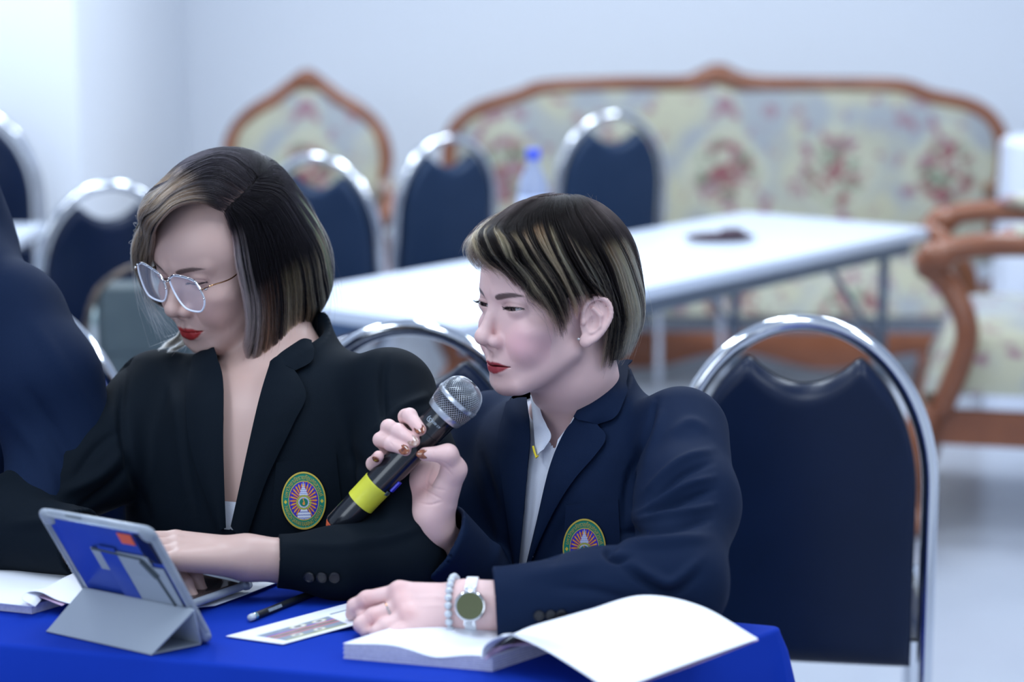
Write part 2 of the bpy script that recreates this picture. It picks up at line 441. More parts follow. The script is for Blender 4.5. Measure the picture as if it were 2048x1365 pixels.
def sofa():
    p = W(1450, 300, 7.47)
    t = empty('carved_sofa', (p[0], p[1], 0), math.radians(-2), 'long carved wood sofa with floral upholstery against the back wall', 'sofa'); t.scale = (1.03, 1.0, .99)
    L = 0.97
    top = [(-.96, .40), (-1.0, .60), (-1.01, .78), (-.985, .88), (-.90, .95), (-.745, 1.0), (-.66, 1.033), (-.39, 1.046), (-.13, 1.05), (-.03, 1.085), (.07, 1.05), (.35, 1.046), (.63, 1.04), (.75, 1.0), (.885, .97), (.965, .92), (1.01, .83), (1.01, .70), (.97, .55), (.95, .40)]
    framed_back(t, top, L, 0.38, 0.029, 0.07)
    seat_block(t, -L+0.05, L-0.05, -0.55, 0.02, 0.20, 0.45)
    ap = MB(); xs = np.linspace(-L, L, 60)
    G = np.zeros((60, 5, 3))
    for i, x in enumerate(xs):
        zb = 0.10+0.03*math.cos(3*math.pi*x/L)
        for j in range(5): G[i, j] = (x, -0.57-0.01*math.sin(j/4*math.pi), zb+(0.205-zb)*j/4)
    ap.slab(G, 0.03); ap.build('carved_apron', M['wood'], t)
    for s in (-1, 1):
        for y in (-0.54, -0.0):
            lg = MB(); C = spline([(s*(L-0.02), y, 0.30), (s*(L+0.02), y-0.02, 0.2), (s*(L-0.01), y, 0.08), (s*(L+0.02), y-0.03, 0.012)], 16)
            lg.tube(C, list(np.linspace(0.045, 0.024, 16)), 10); lg.build('leg', M['wood'], t)
        ar = MB(); ar.tube(spline([(s*(L-0.01), 0.0, 0.66), (s*(L+0.02), -0.25, 0.66), (s*(L+0.03), -0.48, 0.65), (s*(L+0.0), -0.56, 0.60), (s*(L-0.02), -0.50, 0.45), (s*(L-0.0), -0.50, 0.28)], 30), 0.028, 10)
        ar.build('armrest', M['wood'], t)
        ac = MB(); ac.ball((s*(L+0.01), -0.24, 0.685), (0.035, 0.16, 0.022)); ac.build('arm_pad', M['tapestry'], t)
sofa()
def armchair(loc, rz, label, scale=1.0):
    t = empty('carved_armchair', loc, rz, label, 'armchair', None); t.scale = (scale,)*3
    L = 0.27
    top = [(-.22, .36), (-.25, .55), (-.27, .70), (-.285, .79), (-.26, .88), (-.2, .945), (-.11, 1.0), (-.05, 1.045), (0, 1.065), (.05, 1.045), (.11, 1.0), (.2, .945), (.26, .88), (.285, .79), (.27, .70), (.25, .55), (.22, .36)]
    framed_back(t, top, L, 0.36, 0.028, 0.035)
    seat_block(t, -L-0.02, L+0.02, -0.54, 0.0, 0.28, 0.50)
    ap = MB(); G = np.zeros((30, 5, 3))
    for i, x in enumerate(np.linspace(-L-0.02, L+0.02, 30)):
        zb = 0.21+0.02*math.cos(2*math.pi*x/L)
        for j in range(5): G[i, j] = (x, -0.555, zb+(0.30-zb)*j/4)
    ap.slab(G, 0.03)
    for s in (-1, 1):
        G = np.zeros((16, 5, 3))
        for i, y in enumerate(np.linspace(-0.55, 0.0, 16)):
            for j in range(5): G[i, j] = (s*(L+0.02), y, 0.22+0.08*j/4)
        ap.slab(G, 0.025)
    ap.build('carved_apron', M['wood'], t)
    for s in (-1, 1):
        for y, f in ((-0.53, 1), (0.0, -1)):
            lg = MB(); C = spline([(s*(L+0.01), y, 0.30), (s*(L+0.045), y-0.025*f, 0.2), (s*(L+0.0), y, 0.08), (s*(L+0.04), y-0.03*f, 0.014)], 16)
            lg.tube(C, list(np.linspace(0.042, 0.022, 16)), 10); lg.build('leg', M['wood'], t)
        ar = MB(); ar.tube(spline([(s*(L), 0.04, 0.68), (s*(L+0.04), -0.2, 0.685), (s*(L+0.06), -0.44, 0.68), (s*(L+0.055), -0.55, 0.64), (s*(L+0.02), -0.50, 0.59), (s*(L+0.05), -0.45, 0.48), (s*(L+0.02), -0.50, 0.30)], 36), 0.027, 10)
        ar.ball((s*(L+0.06), -0.52, 0.655), (0.035, 0.045, 0.035)); ar.build('armrest', M['wood'], t)
        ac = MB(); ac.ball((s*(L+0.04), -0.24, 0.71), (0.038, 0.15, 0.024)); ac.build('arm_pad', M['tapestry'], t)
    return t
p = W(612, 300, 7.2); armchair((p[0], p[1], 0), 0.0, 'carved armchair with floral back, at the wall behind the woman in glasses')
armchair((1.735, 5.20, 0), math.radians(-103), 'carved armchair with a plump floral seat, cut off by the right edge of the photo', 1.14)

# white draped stand at the far right
t = empty('draped_stand', (1.80, 6.42, 0), 0, 'white cloth covered stand between sofa and right edge', 'stand')
mb = MB(); n = 60; G = np.zeros((n+1, 8, 3))
for i in range(n+1):
    a = 2*math.pi*i/n
    for j in range(8):
        z = 0.01+0.90*j/7; r = 0.22+0.02*(1-j/7)*math.cos(9*a)
        G[i, j] = (r*math.cos(a), r*math.sin(a), z)
mb.grid(G); mb.lathe([(0.22, 0.0), (0.21, 0.012), (0.001, 0.014)], (0, 0, 0.91)); mb.build('cover', mat('white_cover', (0.70, 0.74, 0.84), 0.8, noise=(6, 0.3, (0.62, 0.68, 0.8))), t)

# water bottle on the far table
M['clear'] = mat('clear_plastic', (0.62, 0.70, 0.95), 0.08, trans=0.55, ior=1.2, noise=(8, 0.1, (0.6, 0.68, 0.95)))
M['bluecap'] = mat('blue_plastic', (0.06, 0.10, 0.62), 0.35, noise=(20, 0.2, (0.08, 0.12, 0.66)))
M['label'] = mat('pale_blue_label', (0.50, 0.60, 0.92), 0.5, noise=(35, 0.8, (0.75, 0.80, 0.95)))
p = T(1066, 513, 0.75)
bt = empty('water_bottle', (p[0], p[1], 0.75), 0, 'clear water bottle with a blue cap on the white folding table', 'bottle'); bt.scale = (1.2,)*3
mb = MB(); mb.lathe([(0.022, 0.001), (0.031, 0.006), (0.032, 0.03), (0.029, 0.05), (0.032, 0.07), (0.032, 0.135), (0.028, 0.16), (0.016, 0.185), (0.0125, 0.20), (0.0125, 0.212)], n=28); mb.build('bottle_body', M['clear'], bt)
mb = MB(); mb.lathe([(0.0325, 0.075), (0.0328, 0.077), (0.0328, 0.125), (0.0325, 0.127)], n=28, capit=False); mb.build('paper_label', M['label'], bt)
mb = MB(); mb.lathe([(0.015, 0.203), (0.0155, 0.206), (0.0155, 0.222), (0.013, 0.2245)], n=28); mb.build('cap', M['bluecap'], bt)
# dark pouch
p = T(1440, 482, 0.75)
t = empty('dark_pouch', (p[0], p[1], 0.75), 0.1, 'small dark maroon pouch lying on the long white table', 'pouch')
M['maroon'] = mat('dark_maroon_fabric', (0.035, 0.016, 0.028), 0.6, noise=(30, 0.5, (0.06, 0.03, 0.05)))
mb = MB(); mb.ball((0, 0, 0.012), (0.095, 0.045, 0.012), 24, 10); mb.build('pouch_body', M['maroon'], t)
mb = MB(); mb.ball((0.03, -0.01, 0.026), (0.035, 0.022, 0.010)); mb.build('flap', M['maroon'], t)
# grey bag hanging in front of the chair, and a pale flask
M['bag'] = mat('sage_grey_leather', (0.060, 0.085, 0.100), 0.5, noise=(14, 0.5, (0.08, 0.11, 0.12)))
M['strap'] = mat('dark_chain_strap', (0.05, 0.045, 0.045), 0.4, metal=0.4, noise=(50, 0.8, (0.22, 0.16, 0.12)))
M['mint'] = mat('mint_plastic', (0.42, 0.55, 0.56), 0.45, noise=(10, 0.3, (0.5, 0.62, 0.62)))
p = W(290, 620, 4.75)
t = empty('shoulder_bag', (p[0], p[1], 0.47), 0.15, 'grey green shoulder bag with chain strap standing on the chair', 'bag')
mb = MB(); mb.box((0, 0, 0.13), (0.115, 0.05, 0.128), bev=0.045); mb.build('bag_body', M['bag'], t, angle=80)
mb = MB(); mb.box((0, -0.046, 0.17), (0.10, 0.008, 0.08), bev=0.007); mb.build('flap', M['bag'], t)
mb = MB(); mb.tube(spline([(-0.105, -0.03, 0.04), (-0.135, -0.05, 0.14), (-0.10, -0.05, 0.25), (0.0, -0.04, 0.30), (0.09, -0.03, 0.26), (0.115, -0.03, 0.2)], 30), 0.008, 8); mb.build('strap', M['strap'], t)
p = W(216, 700, 4.90)
t = empty('mint_flask', (p[0], p[1], 0.492), 0, 'pale mint and white flask standing on the chair seat beside the bag', 'flask')
mb = MB(); mb.lathe([(0.040, 0.0), (0.046, 0.006), (0.046, 0.10), (0.040, 0.115)], n=28); mb.build('flask_body', mat('white_plastic', (0.62, 0.68, 0.72), 0.4, noise=(10, 0.2, (0.55, 0.62, 0.68))), t)
mb = MB(); mb.lathe([(0.048, 0.112), (0.048, 0.135), (0.03, 0.150), (0.012, 0.155), (0.012, 0.18), (0.008, 0.185)], n=28); mb.build('lid', M['mint'], t)
# ------------------------------------------------------------------ implicit-surface modelling
def sm(a, b, k):
    h = np.clip(0.5+0.5*(b-a)/k, 0, 1); return b*(1-h)+a*h-k*h*(1-h)
def cut(a, b, k): return -sm(-a, b, k)
def cap(P, a, b, ra, rb=None):
    rb = ra if rb is None else rb
    a = np.asarray(a, np.float32); b = np.asarray(b, np.float32); d = b-a
    t = np.clip(((P-a)@d)/max(1e-12, float(d@d)), 0, 1)
    q = P-a-t[:, None]*d
    return np.sqrt((q*q).sum(1))-(ra+(rb-ra)*t)
def chain(P, pts, rs, k):
    v = None
    for i in range(len(pts)-1):
        c = cap(P, pts[i], pts[i+1], rs[i], rs[i+1]); v = c if v is None else sm(v, c, k)
    return v
def ell(P, c, r, Rm=None):
    q = P-np.asarray(c, np.float32)
    if Rm is not None: q = q@np.asarray(Rm, np.float32)          # columns of Rm are the axes
    r = np.asarray(r, np.float32)
    k0 = np.sqrt(((q/r)**2).sum(1)); k1 = np.sqrt(((q/(r*r))**2).sum(1))
    return k0*(k0-1)/np.maximum(k1, 1e-6)
def rbox(P, c, h, rad, Rm=None):
    q = P-np.asarray(c, np.float32)
    if Rm is not None: q = q@np.asarray(Rm, np.float32)
    q = np.abs(q)-(np.asarray(h, np.float32)-rad)
    return np.sqrt((np.maximum(q, 0)**2).sum(1))+np.minimum(q.max(1), 0)-rad
def ev(f, P, chunk=400000):
    out = np.empty(len(P), np.float32)
    for i in range(0, len(P), chunk): out[i:i+chunk] = f(P[i:i+chunk])
    return out
def extract(f, lo, hi, h, m=4, band=1.9, newton=2, lip=1.0):
    lo = np.asarray(lo, float); hi = np.asarray(hi, float)
    nc = np.maximum(2, np.ceil((hi-lo)/(h*m)).astype(int)); nf = nc*m
    ax = [lo[i]+np.arange(nc[i]+1)*h*m for i in range(3)]
    g = np.stack(np.meshgrid(*ax, indexing='ij'), -1).reshape(-1, 3).astype(np.float32)
    cv = ev(f, g).reshape(nc+1)
    mn = np.full(nc, 1e9, np.float32)
    for dx in (0, 1):
        for dy in (0, 1):
            for dz in (0, 1): mn = np.minimum(mn, np.abs(cv[dx:dx+nc[0], dy:dy+nc[1], dz:dz+nc[2]]))
    act = mn < band*h*m*lip
    fv = np.repeat(np.repeat(np.repeat(cv[:-1, :-1, :-1], m, 0), m, 1), m, 2)
    I = np.argwhere(act)
    off = np.stack(np.meshgrid(*[np.arange(m)]*3, indexing='ij'), -1).reshape(-1, 3)
    step = 20000
    for s in range(0, len(I), step):
        idx = (I[s:s+step, None, :]*m+off[None]).reshape(-1, 3)
        v = ev(f, (lo+idx*h).astype(np.float32)); fv[idx[:, 0], idx[:, 1], idx[:, 2]] = v
    nx, ny, nz = fv.shape
    ins = fv < 0
    cnt = np.zeros((nx-1, ny-1, nz-1), np.uint8)
    cs = [(a, b, c) for a in (0, 1) for b in (0, 1) for c in (0, 1)]
    for (a, b, c) in cs: cnt += ins[a:nx-1+a, b:ny-1+b, c:nz-1+c]
    A = np.argwhere((cnt > 0) & (cnt < 8))
    if len(A) == 0: return np.zeros((0, 3)), np.zeros((0, 4), int)
    idm = np.full((nx-1, ny-1, nz-1), -1, np.int32); idm[A[:, 0], A[:, 1], A[:, 2]] = np.arange(len(A))
    cvv = np.stack([fv[A[:, 0]+a, A[:, 1]+b, A[:, 2]+c] for (a, b, c) in cs], 1)
    acc = np.zeros((len(A), 3)); n = np.zeros(len(A)); C = np.array(cs, float)
    for i in range(8):
        for j in range(i+1, 8):
            if abs(C[i]-C[j]).sum() != 1: continue
            a, b = cvv[:, i], cvv[:, j]; x = (a < 0) != (b < 0)
            t = np.where(x, a/np.where(x, a-b, 1), 0)[:, None]
            acc += np.where(x[:, None], C[i]+(C[j]-C[i])*t, 0); n += x
    V = lo+(A+acc/n[:, None])*h
    Q = []
    for axis in range(3):
        sl0 = [slice(None)]*3; sl1 = [slice(None)]*3; sl0[axis] = slice(0, -1); sl1[axis] = slice(1, None)
        o1, o2 = [(1, 2), (2, 0), (0, 1)][axis]
        s0 = ins[tuple(sl0)]; s1 = ins[tuple(sl1)]
        E = np.argwhere(s0 != s1)
        ok = (E[:, o1] > 0) & (E[:, o2] > 0) & (E[:, o1] < fv.shape[o1]-1) & (E[:, o2] < fv.shape[o2]-1); E = E[ok]
        fl = s0[E[:, 0], E[:, 1], E[:, 2]]
        def cell(d1, d2):
            e = E.copy(); e[:, o1] -= d1; e[:, o2] -= d2; return idm[e[:, 0], e[:, 1], e[:, 2]]
        q = np.stack([cell(1, 1), cell(0, 1), cell(0, 0), cell(1, 0)], 1)
        q[~fl] = q[~fl][:, ::-1]; Q.append(q)
    Q = np.concatenate(Q); Q = Q[(Q >= 0).all(1)]
    for _ in range(newton):
        P = V.astype(np.float32); d = ev(f, P); e = h*0.5
        gr = np.stack([ev(f, P+np.eye(3, dtype=np.float32)[i]*e)-ev(f, P-np.eye(3, dtype=np.float32)[i]*e) for i in range(3)], 1)/(2*e)
        g2 = (gr*gr).sum(1)
        st = -(d/np.maximum(g2, 0.15))[:, None]*gr; L = np.linalg.norm(st, axis=1, keepdims=True); st *= np.minimum(1, h*0.8/np.maximum(L, 1e-9)); V = V+st
    return V, Q
def join(*parts):
    V = []; F = []; o = 0
    for (v, f) in parts: V.append(v); F.append(f+o); o += len(v)
    return np.concatenate(V), np.concatenate(F)
def vnormals(V, F):
    n = np.cross(V[F[:, 2]]-V[F[:, 0]], V[F[:, 3]]-V[F[:, 1]]); N = np.zeros_like(V)
    for i in range(4): np.add.at(N, F[:, i], n)
    return N/np.maximum(1e-12, np.linalg.norm(N, axis=1, keepdims=True))
def set_col(me, col, name='Col'):
    a = me.color_attributes.new(name, 'FLOAT_COLOR', 'POINT')
    c = np.ones((len(col), 4), np.float32); c[:, :3] = col; a.data.foreach_set('color', c.ravel())
def frame(az, pitch, roll=0.0):
    """columns right, forward, up of a head or body; az turns from facing the camera towards the photo's left"""
    a, b, r = map(math.radians, (az, pitch, roll))
    f = np.array([-math.sin(a), -math.cos(a), 0]); u = np.array([0, 0, 1.0]); rt = np.cross(f, u)
    f2 = math.cos(b)*f-math.sin(b)*u; u2 = math.sin(b)*f+math.cos(b)*u
    r2 = math.cos(r)*rt+math.sin(r)*u2; u3 = -math.sin(r)*rt+math.cos(r)*u2
    return np.stack([r2, f2, u3], 1)

# ------------------------------------------------------------------ a head, in centimetres: x to the person's right, y forward, z up, z=0 at the eyes
def head_sdf(Q, st):
    x = np.abs(Q[:, 0]); S = np.stack([x, Q[:, 1], Q[:, 2]], 1)     # symmetric
    g = lambda k, d: st.get(k, d)
    fw = g('face_w', 1.0)
    d = ell(S, (0, -1.1, 2.4), (7.2, 9.1, 8.3))
    d = sm(d, ell(S, (0, 2.3, 2.4), (6.3*fw, 6.0, 5.6)), 1.5)
    d = sm(d, ell(S, (0, 2.9, -3.0), (5.9*fw, 5.35, 6.2)), 1.5)
    d = sm(d, ell(S, (0, 3.8, -6.6), (4.5*fw, 4.15, 3.9)), 1.6)
    d = sm(d, cap(S, (5.1*fw, 0.8, -5.6), (2.0, 6.3, -9.3), 1.25, 1.2), 1.6)
    d = sm(d, ell(S, (0, 6.75, -9.45), (1.75, 1.45, 1.35)), 1.0)          # chin
    d = sm(d, ell(S, (3.9*fw, 5.1, -2.7), (2.0, 2.3, 1.5)), 1.2)         # cheek bone
    d = sm(d, ell(S, (3.2*fw, 5.9, -4.6), (1.9, 1.9, 2.0)), 1.3)         # cheek
    d = sm(d, cap(S, (0.8, 7.6, 1.5), (4.4, 6.1, 1.5), 0.75, 0.7), 1.0)    # brow ridge
    d = sm(d, ell(S, (0, 6.6, -6.6), (2.6, 1.95, 2.2)), 1.2)              # muzzle
    d = cut(d, ell(S, (3.1, 8.9, 0.0), (1.9, 1.55, 1.0)), 0.9)           # socket
    # eyes
    eo = g('eye_open', 0.36)
    e = ell(S, (3.1, 6.55, -0.05), (1.50, 1.34, 1.30))
    d = sm(d, e, 0.45)
    ez = -0.10+g('eye_dz', 0.0)
    ax_ = (S[:, 0]-3.1)/1.42; zz = S[:, 2]-ez-0.10*ax_
    op = np.abs(zz)-eo*np.sqrt(np.clip(1-ax_**2, 0, 1))*np.where(zz > 0, 1.0, 0.75)
    op = np.maximum(op, 6.9-S[:, 1]); op = np.maximum(op, np.abs(ax_)*1.3-1.3)
    # crease of the lid
    cr = np.abs(S[:, 2]-ez-0.62*np.sqrt(np.clip(1-(ax_/1.1)**2, 0, 1))-0.12)
    d = d+0.07*np.exp(-(cr/0.09)**2)*(S[:, 1] > 5.5)*(np.abs(ax_) < 1.0)
    d = cut(d, op, 0.06)
    # nose
    ny = g('nose', 0.0)
    n = chain(S, [(0, 7.55, 0.5), (0, 8.5, -1.3), (0, 9.65+ny, -3.1)], [0.72, 0.66, 0.85], 0.3)
    n = sm(n, ell(S, (0, 9.75+ny, -3.45), (1.08, 1.0, 0.95)), 0.5)
    n = sm(n, ell(S, (1.22, 8.6+ny*0.5, -3.95), (0.72, 1.05, 0.78)), 0.5)
    n = sm(n, cap(S, (0, 9.4+ny, -4.15), (0, 8.7, -4.75), 0.45, 0.42), 0.3)
    d = sm(d, n, 0.65)
    d = cut(d, ell(S, (0.62, 9.1+ny*0.6, -4.80), (0.33, 0.55, 0.35)), 0.22)
    # groove beside the nose wing and the fold to the mouth
    d = d+0.10*np.exp(-(cap(S, (1.95, 8.1, -3.9), (2.75, 7.6, -6.2), 0.0)/0.28)**2)*(1.0)*g('fold', 0.5)
    # lips
    op = g('mouth', 0.10); sl = g('smile', 0.0)
    lk = g('lip_k', 1.0)
    up = chain(S, [(0, 8.40, -6.58), (0.55, 8.42, -6.48), (1.45, 7.9, -6.70), (2.5, 6.95, -6.92+sl)], [0.36*lk, 0.38*lk, 0.30*lk, 0.14], 0.25)
    lw = chain(S, [(0, 8.15, -7.42-op), (0.9, 8.0, -7.38-op), (1.6, 7.6, -7.22-op*0.5), (2.45, 6.95, -6.98+sl)], [0.47*lk, 0.44*lk, 0.31*lk, 0.14], 0.25)
    d = sm(d, up, 0.32); d = sm(d, lw, 0.36)
    mz = np.interp(S[:, 0], [0, 0.8, 1.6, 2.4], [-6.93-op*0.5, -6.86-op*0.5, -6.90-op*0.3, -6.95+sl])
    slit = np.maximum(np.abs(S[:, 2]-mz)-(0.03+op*np.sqrt(np.clip(1-(S[:, 0]/1.9)**2, 0, 1))*0.6), np.maximum(S[:, 0]-2.5, 6.7-S[:, 1]))
    d = cut(d, slit, 0.16)
    d = d+0.08*np.exp(-((S[:, 0]/0.28)**2))*np.exp(-((S[:, 2]+5.65)/0.45)**2)*(S[:, 1] > 7)     # philtrum
    # ears (real side x kept)
    ex = 6.85
    ta = math.radians(-13); E = S-np.array([0, -0.4, -1.9], np.float32)
    E = np.stack([E[:, 0], E[:, 1]*math.cos(ta)-E[:, 2]*math.sin(ta), E[:, 1]*math.sin(ta)+E[:, 2]*math.cos(ta)-1.9], 1)
    hp = spline([(ex+.15, 0.75, -2.0), (ex+.30, 1.0, -0.9), (ex+.55, 0.6, 0.25), (ex+.95, -0.5, 0.85), (ex+1.35, -1.6, 0.4), (ex+1.5, -2.1, -0.9), (ex+1.3, -1.8, -2.3), (ex+.9, -1.1, -3.6), (ex+.45, -0.1, -4.5)], 22)
    helix = chain(E, hp, list(np.interp(np.linspace(0, 1, 22), [0, .2, .6, .85, 1], [.20, .26, .27, .28, .5])), 0.25)
    anti = chain(E, [(ex+.75, 0.0, -0.5), (ex+1.0, -0.95, -1.2), (ex+.95, -1.05, -2.4), (ex+.6, -0.3, -3.3)], [0.25, 0.30, 0.30, 0.28], 0.25)
    a2 = unit([0.42, -0.9, 0]); Re = np.stack([unit([0.9, 0.42, 0]), a2, [0, 0, 1]], 1)
    plate = ell(E, (ex+.55, -0.5, -1.8), (0.28, 1.6, 2.55), Re)
    ear = sm(sm(helix, anti, 0.22), plate, 0.25)
    ear = sm(ear, ell(E, (ex+.35, 0.15, -4.35), (0.33, 0.66, 0.72), Re), 0.4)
    ear = sm(ear, ell(E, (ex+.30, 0.75, -2.2), (0.3, 0.32, 0.42)), 0.25)
    ear = cut(ear, ell(E, (ex+1.12, -0.15, -2.2), (0.80, 0.72, 1.0)), 0.25)
    d = sm(d, ear, 0.35)
    return d

LIP = (0.40, 0.045, 0.065)
def face_cols(Q, st):
    """base colour of the skin at head-local points (cm)"""
    S = np.stack([np.abs(Q[:, 0]), Q[:, 1], Q[:, 2]], 1).astype(np.float32)
    c = np.tile(np.array(st['skin'], np.float32), (len(Q), 1))
    def put(m, col):
        nonlocal c
        m = np.clip(m, 0, 1)[:, None]; c = c*(1-m)+np.array(col, np.float32)*m
    fr = S[:, 1] > 4.0
    put(st.get('blush', 0.4)*np.exp(-((S[:, 0]-4.2)/2.2)**2-((S[:, 2]+4.2)/2.2)**2)*fr, st['blush_col'])
    sl = st.get('smile', 0.0); op = st.get('mouth', 0.1)
    mz = np.interp(S[:, 0], [0, 0.8, 1.6, 2.4], [-6.93-op*0.5, -6.86-op*0.5, -6.90-op*0.3, -6.95+sl])
    lk = st.get('lip_k', 1.0); hu = lk*np.interp(S[:, 0], [0, .45, 1.4, 2.5], [.44, .56, .40, .0]); hl = lk*np.interp(S[:, 0], [0, .8, 1.6, 2.45], [.98, .90, .55, .0])
    dz_ = S[:, 2]-mz; put(np.minimum((hu-dz_)/.15+.5, (hl+dz_)/.15+.5)*(S[:, 1] > 5.8)*np.clip((2.55-S[:, 0])/.1, 0, 1), st.get('lip', LIP))
    # brows
    bz = lambda xx: 1.15+st.get('brow_dz', 0)+0.42*np.sin(np.clip((xx-1.2)/3.6, 0, 1)*math.pi*0.72)
    th = np.interp(S[:, 0], [1.2, 1.8, 3.6, 5.0], [0.34, 0.42, 0.34, 0.08])
    bm_ = (th-np.abs(S[:, 2]-bz(S[:, 0])))/0.12*np.clip((S[:, 0]-1.1)/0.3, 0, 1)*np.clip((5.1-S[:, 0])/0.4, 0, 1)*(S[:, 1] > 4)
    put(np.clip(bm_, 0, 1)*st.get('brow', 0.85), (0.055, 0.035, 0.035))
    # lid shade (make-up) and lash line
    ax_ = (S[:, 0]-3.1)/1.42; eo = st.get('eye_open', 0.36); ez = -0.10+st.get('eye_dz', 0.0)+0.10*ax_
    up_z = ez+eo*np.sqrt(np.clip(1-ax_**2, 0, 1)); dl = S[:, 2]-up_z
    put(0.42*np.exp(-((dl-0.35)/0.4)**2)*(np.abs(ax_) < 1.15)*(S[:, 1] > 5), st.get('lid', (0.30, 0.16, 0.16)))
    put(np.clip((0.13-np.abs(dl))/0.06, 0, 1)*(np.abs(ax_) < 1.06)*(S[:, 1] > 5), (0.012, 0.010, 0.014))
    dl2 = S[:, 2]-(ez-eo*0.75*np.sqrt(np.clip(1-ax_**2, 0, 1)))
    put(np.clip((0.06-np.abs(dl2))/0.05, 0, 1)*0.5*(np.abs(ax_) < 1.0)*(S[:, 1] > 5), (0.03, 0.02, 0.03))
    return c
def eye_parts(Rm, c, gaze=(0, 1, 0)):
    """eyeballs: returns vertices, faces, colours in the world"""
    V = []; Fq = []; C = []; o = 0
    for s in (-1, 1):
        n, m = 40, 48; ctr = np.array([s*3.1, 6.45, -0.05]); gz = unit(gaze)
        u = unit(np.cross(gz, [0, 0, 1])); w = np.cross(u, gz)
        for i in range(n+1):
            t = math.pi*i/n*0.999+1e-3
            for k in range(m):
                a = 2*math.pi*k/m; p = ctr+1.24*(math.cos(t)*gz+math.sin(t)*(math.cos(a)*u+math.sin(a)*w)); V.append(p)
                C.append((0.008, 0.006, 0.006) if t < 0.22 else (0.035, 0.016, 0.010) if t < 0.50 else (0.02, 0.012, 0.012) if t < 0.56 else (0.55, 0.52, 0.56))
        for i in range(n):
            for k in range(m): Fq.append((o+i*m+k, o+i*m+(k+1) % m, o+(i+1)*m+(k+1) % m, o+(i+1)*m+k))
        o = len(V)
    return c+(np.array(V)*0.01)@Rm.T, np.array(Fq), np.array(C)
# ------------------------------------------------------------------ skin materials
def skin_mat(name, rough=0.42):
    m = mat(name, (0.6, 0.4, 0.38), rough, spec=0.45, vcol='Col', bump=('noise', 900, 0.06, 0.0004), sss=0.10)
    return m
M['skin'] = skin_mat('skin')
M['eye'] = mat('eye_surface', (0.5, 0.5, 0.5), 0.06, spec=0.6, vcol='Col')

A_ST = dict(skin=(0.74, 0.50, 0.485), blush=0.5, blush_col=(0.76, 0.36, 0.43), eye_open=0.25, mouth=0.10, nose=-0.1, fold=0.35, brow=0.9, lip=(0.33, 0.045, 0.06), face_w=1.0)
B_ST = dict(skin=(0.52, 0.35, 0.31), blush=0.3, blush_col=(0.56, 0.30, 0.28), eye_open=0.09, eye_dz=-0.35, mouth=0.02, smile=0.12, nose=-0.15, fold=0.7, brow=0.85, lip_k=1.28, lip=(0.34, 0.030, 0.030), face_w=1.11)
A_R = frame(56.5, 1.5, -2.2); A_C = W(1101, 597, 2.36)
B_R = frame(41, 17, 0.5); B_C = W(445, 508, 2.50)
def to_head(P, C, R): return ((P-C.astype(np.float32))@R.astype(np.float32))*100
def from_head(q, C, R): return C+(np.asarray(q, float)*0.01)@R.T

# A: shoulders, elbows, wrists
A_NB = W(1165, 850, 2.45); A_LS = W(1362, 868, 2.345); A_RS = W(985, 868, 2.56)
A_LE = W(1352, 1170, 2.13); A_LW = W(975, 1212, 2.12)
A_RE = W(985, 1200, 2.44); A_RW = W(872, 1045, 2.29)
A_TR = frame(42, 0)
B_NB = W(560, 735, 2.52); B_LS = W(778, 790, 2.42); B_RS = W(318, 790, 2.54)
B_LE = W(800, 1120, 2.30); B_LW = W(545, 1128, 2.235)
B_RE = W(-15, 1062, 2.37); B_RW = W(190, 1085, 2.30)
B_TR = frame(18, 0)

def torso(P, TR, S0, NB, LS, RS, wid=1.0, hipback=0.06):
    q = (P-S0.astype(np.float32))@TR.astype(np.float32)
    q = q.copy(); q[:, 1] += np.clip(-q[:, 2], 0, .5)*hipback/0.36
    d = ell(q, (0, .020, -.15), (.178*wid, .118, .20))
    d = sm(d, ell(q, (0, .018, -.34), (.172*wid, .125, .26)), .06)
    d = sm(d, chain(P, [LS-TR[:, 2]*.006, NB-TR[:, 2]*.02, RS-TR[:, 2]*.006], [.046, .060, .046], .02), .045)
    return d
A_S0 = (A_LS+A_RS)/2; B_S0 = (B_LS+B_RS)/2
ZUP = np.array([0, 0, 1.0])
def inner(P, TR, S0, NB, LS, RS, wid, hb, off):
    return np.maximum(torso(P, TR, S0, NB, LS, RS, wid, hb)+off, -((P-(S0-[0, 0, .33]))@ZUP))
def neck_A(P):
    h = to_head(P, A_C, A_R)*1.0
    n = chain(P, [from_head((0, -2.2, -3.5), A_C, A_R), from_head((0, -2.6, -9), A_C, A_R), A_NB+[0, 0, 0.015]], [0.052, 0.050, 0.060], 0.02)
    return n
def skin_A(P):
    d = head_sdf(to_head(P, A_C, A_R), A_ST)*0.01
    n = neck_A(P)
    n = sm(n, inner(P, A_TR, A_S0, A_NB, A_LS, A_RS, 1.0, .06, .020), 0.03)
    return sm(d, n, 0.018)
def neck_B(P):
    n = chain(P, [from_head((0, -2.0, -3.5), B_C, B_R), from_head((0, -3.2, -8.5), B_C, B_R), B_NB+[0, 0, 0.0]], [0.055, 0.052, 0.060], 0.02)
    n = sm(n, inner(P, B_TR, B_S0, B_NB, B_LS, B_RS, 1.08, .02, .012), 0.03)
    # collar bones
    for s in (-1, 1):
        a = B_NB+B_TR@np.array([s*0.02, 0.10, -0.045]); b = B_NB+B_TR@np.array([s*0.13, 0.06, -0.02])
        n = sm(n, cap(P, a, b, 0.008, 0.007), 0.02)
    return n
def skin_B(P):
    return sm(head_sdf(to_head(P, B_C, B_R), B_ST)*0.01, neck_B(P), 0.018)

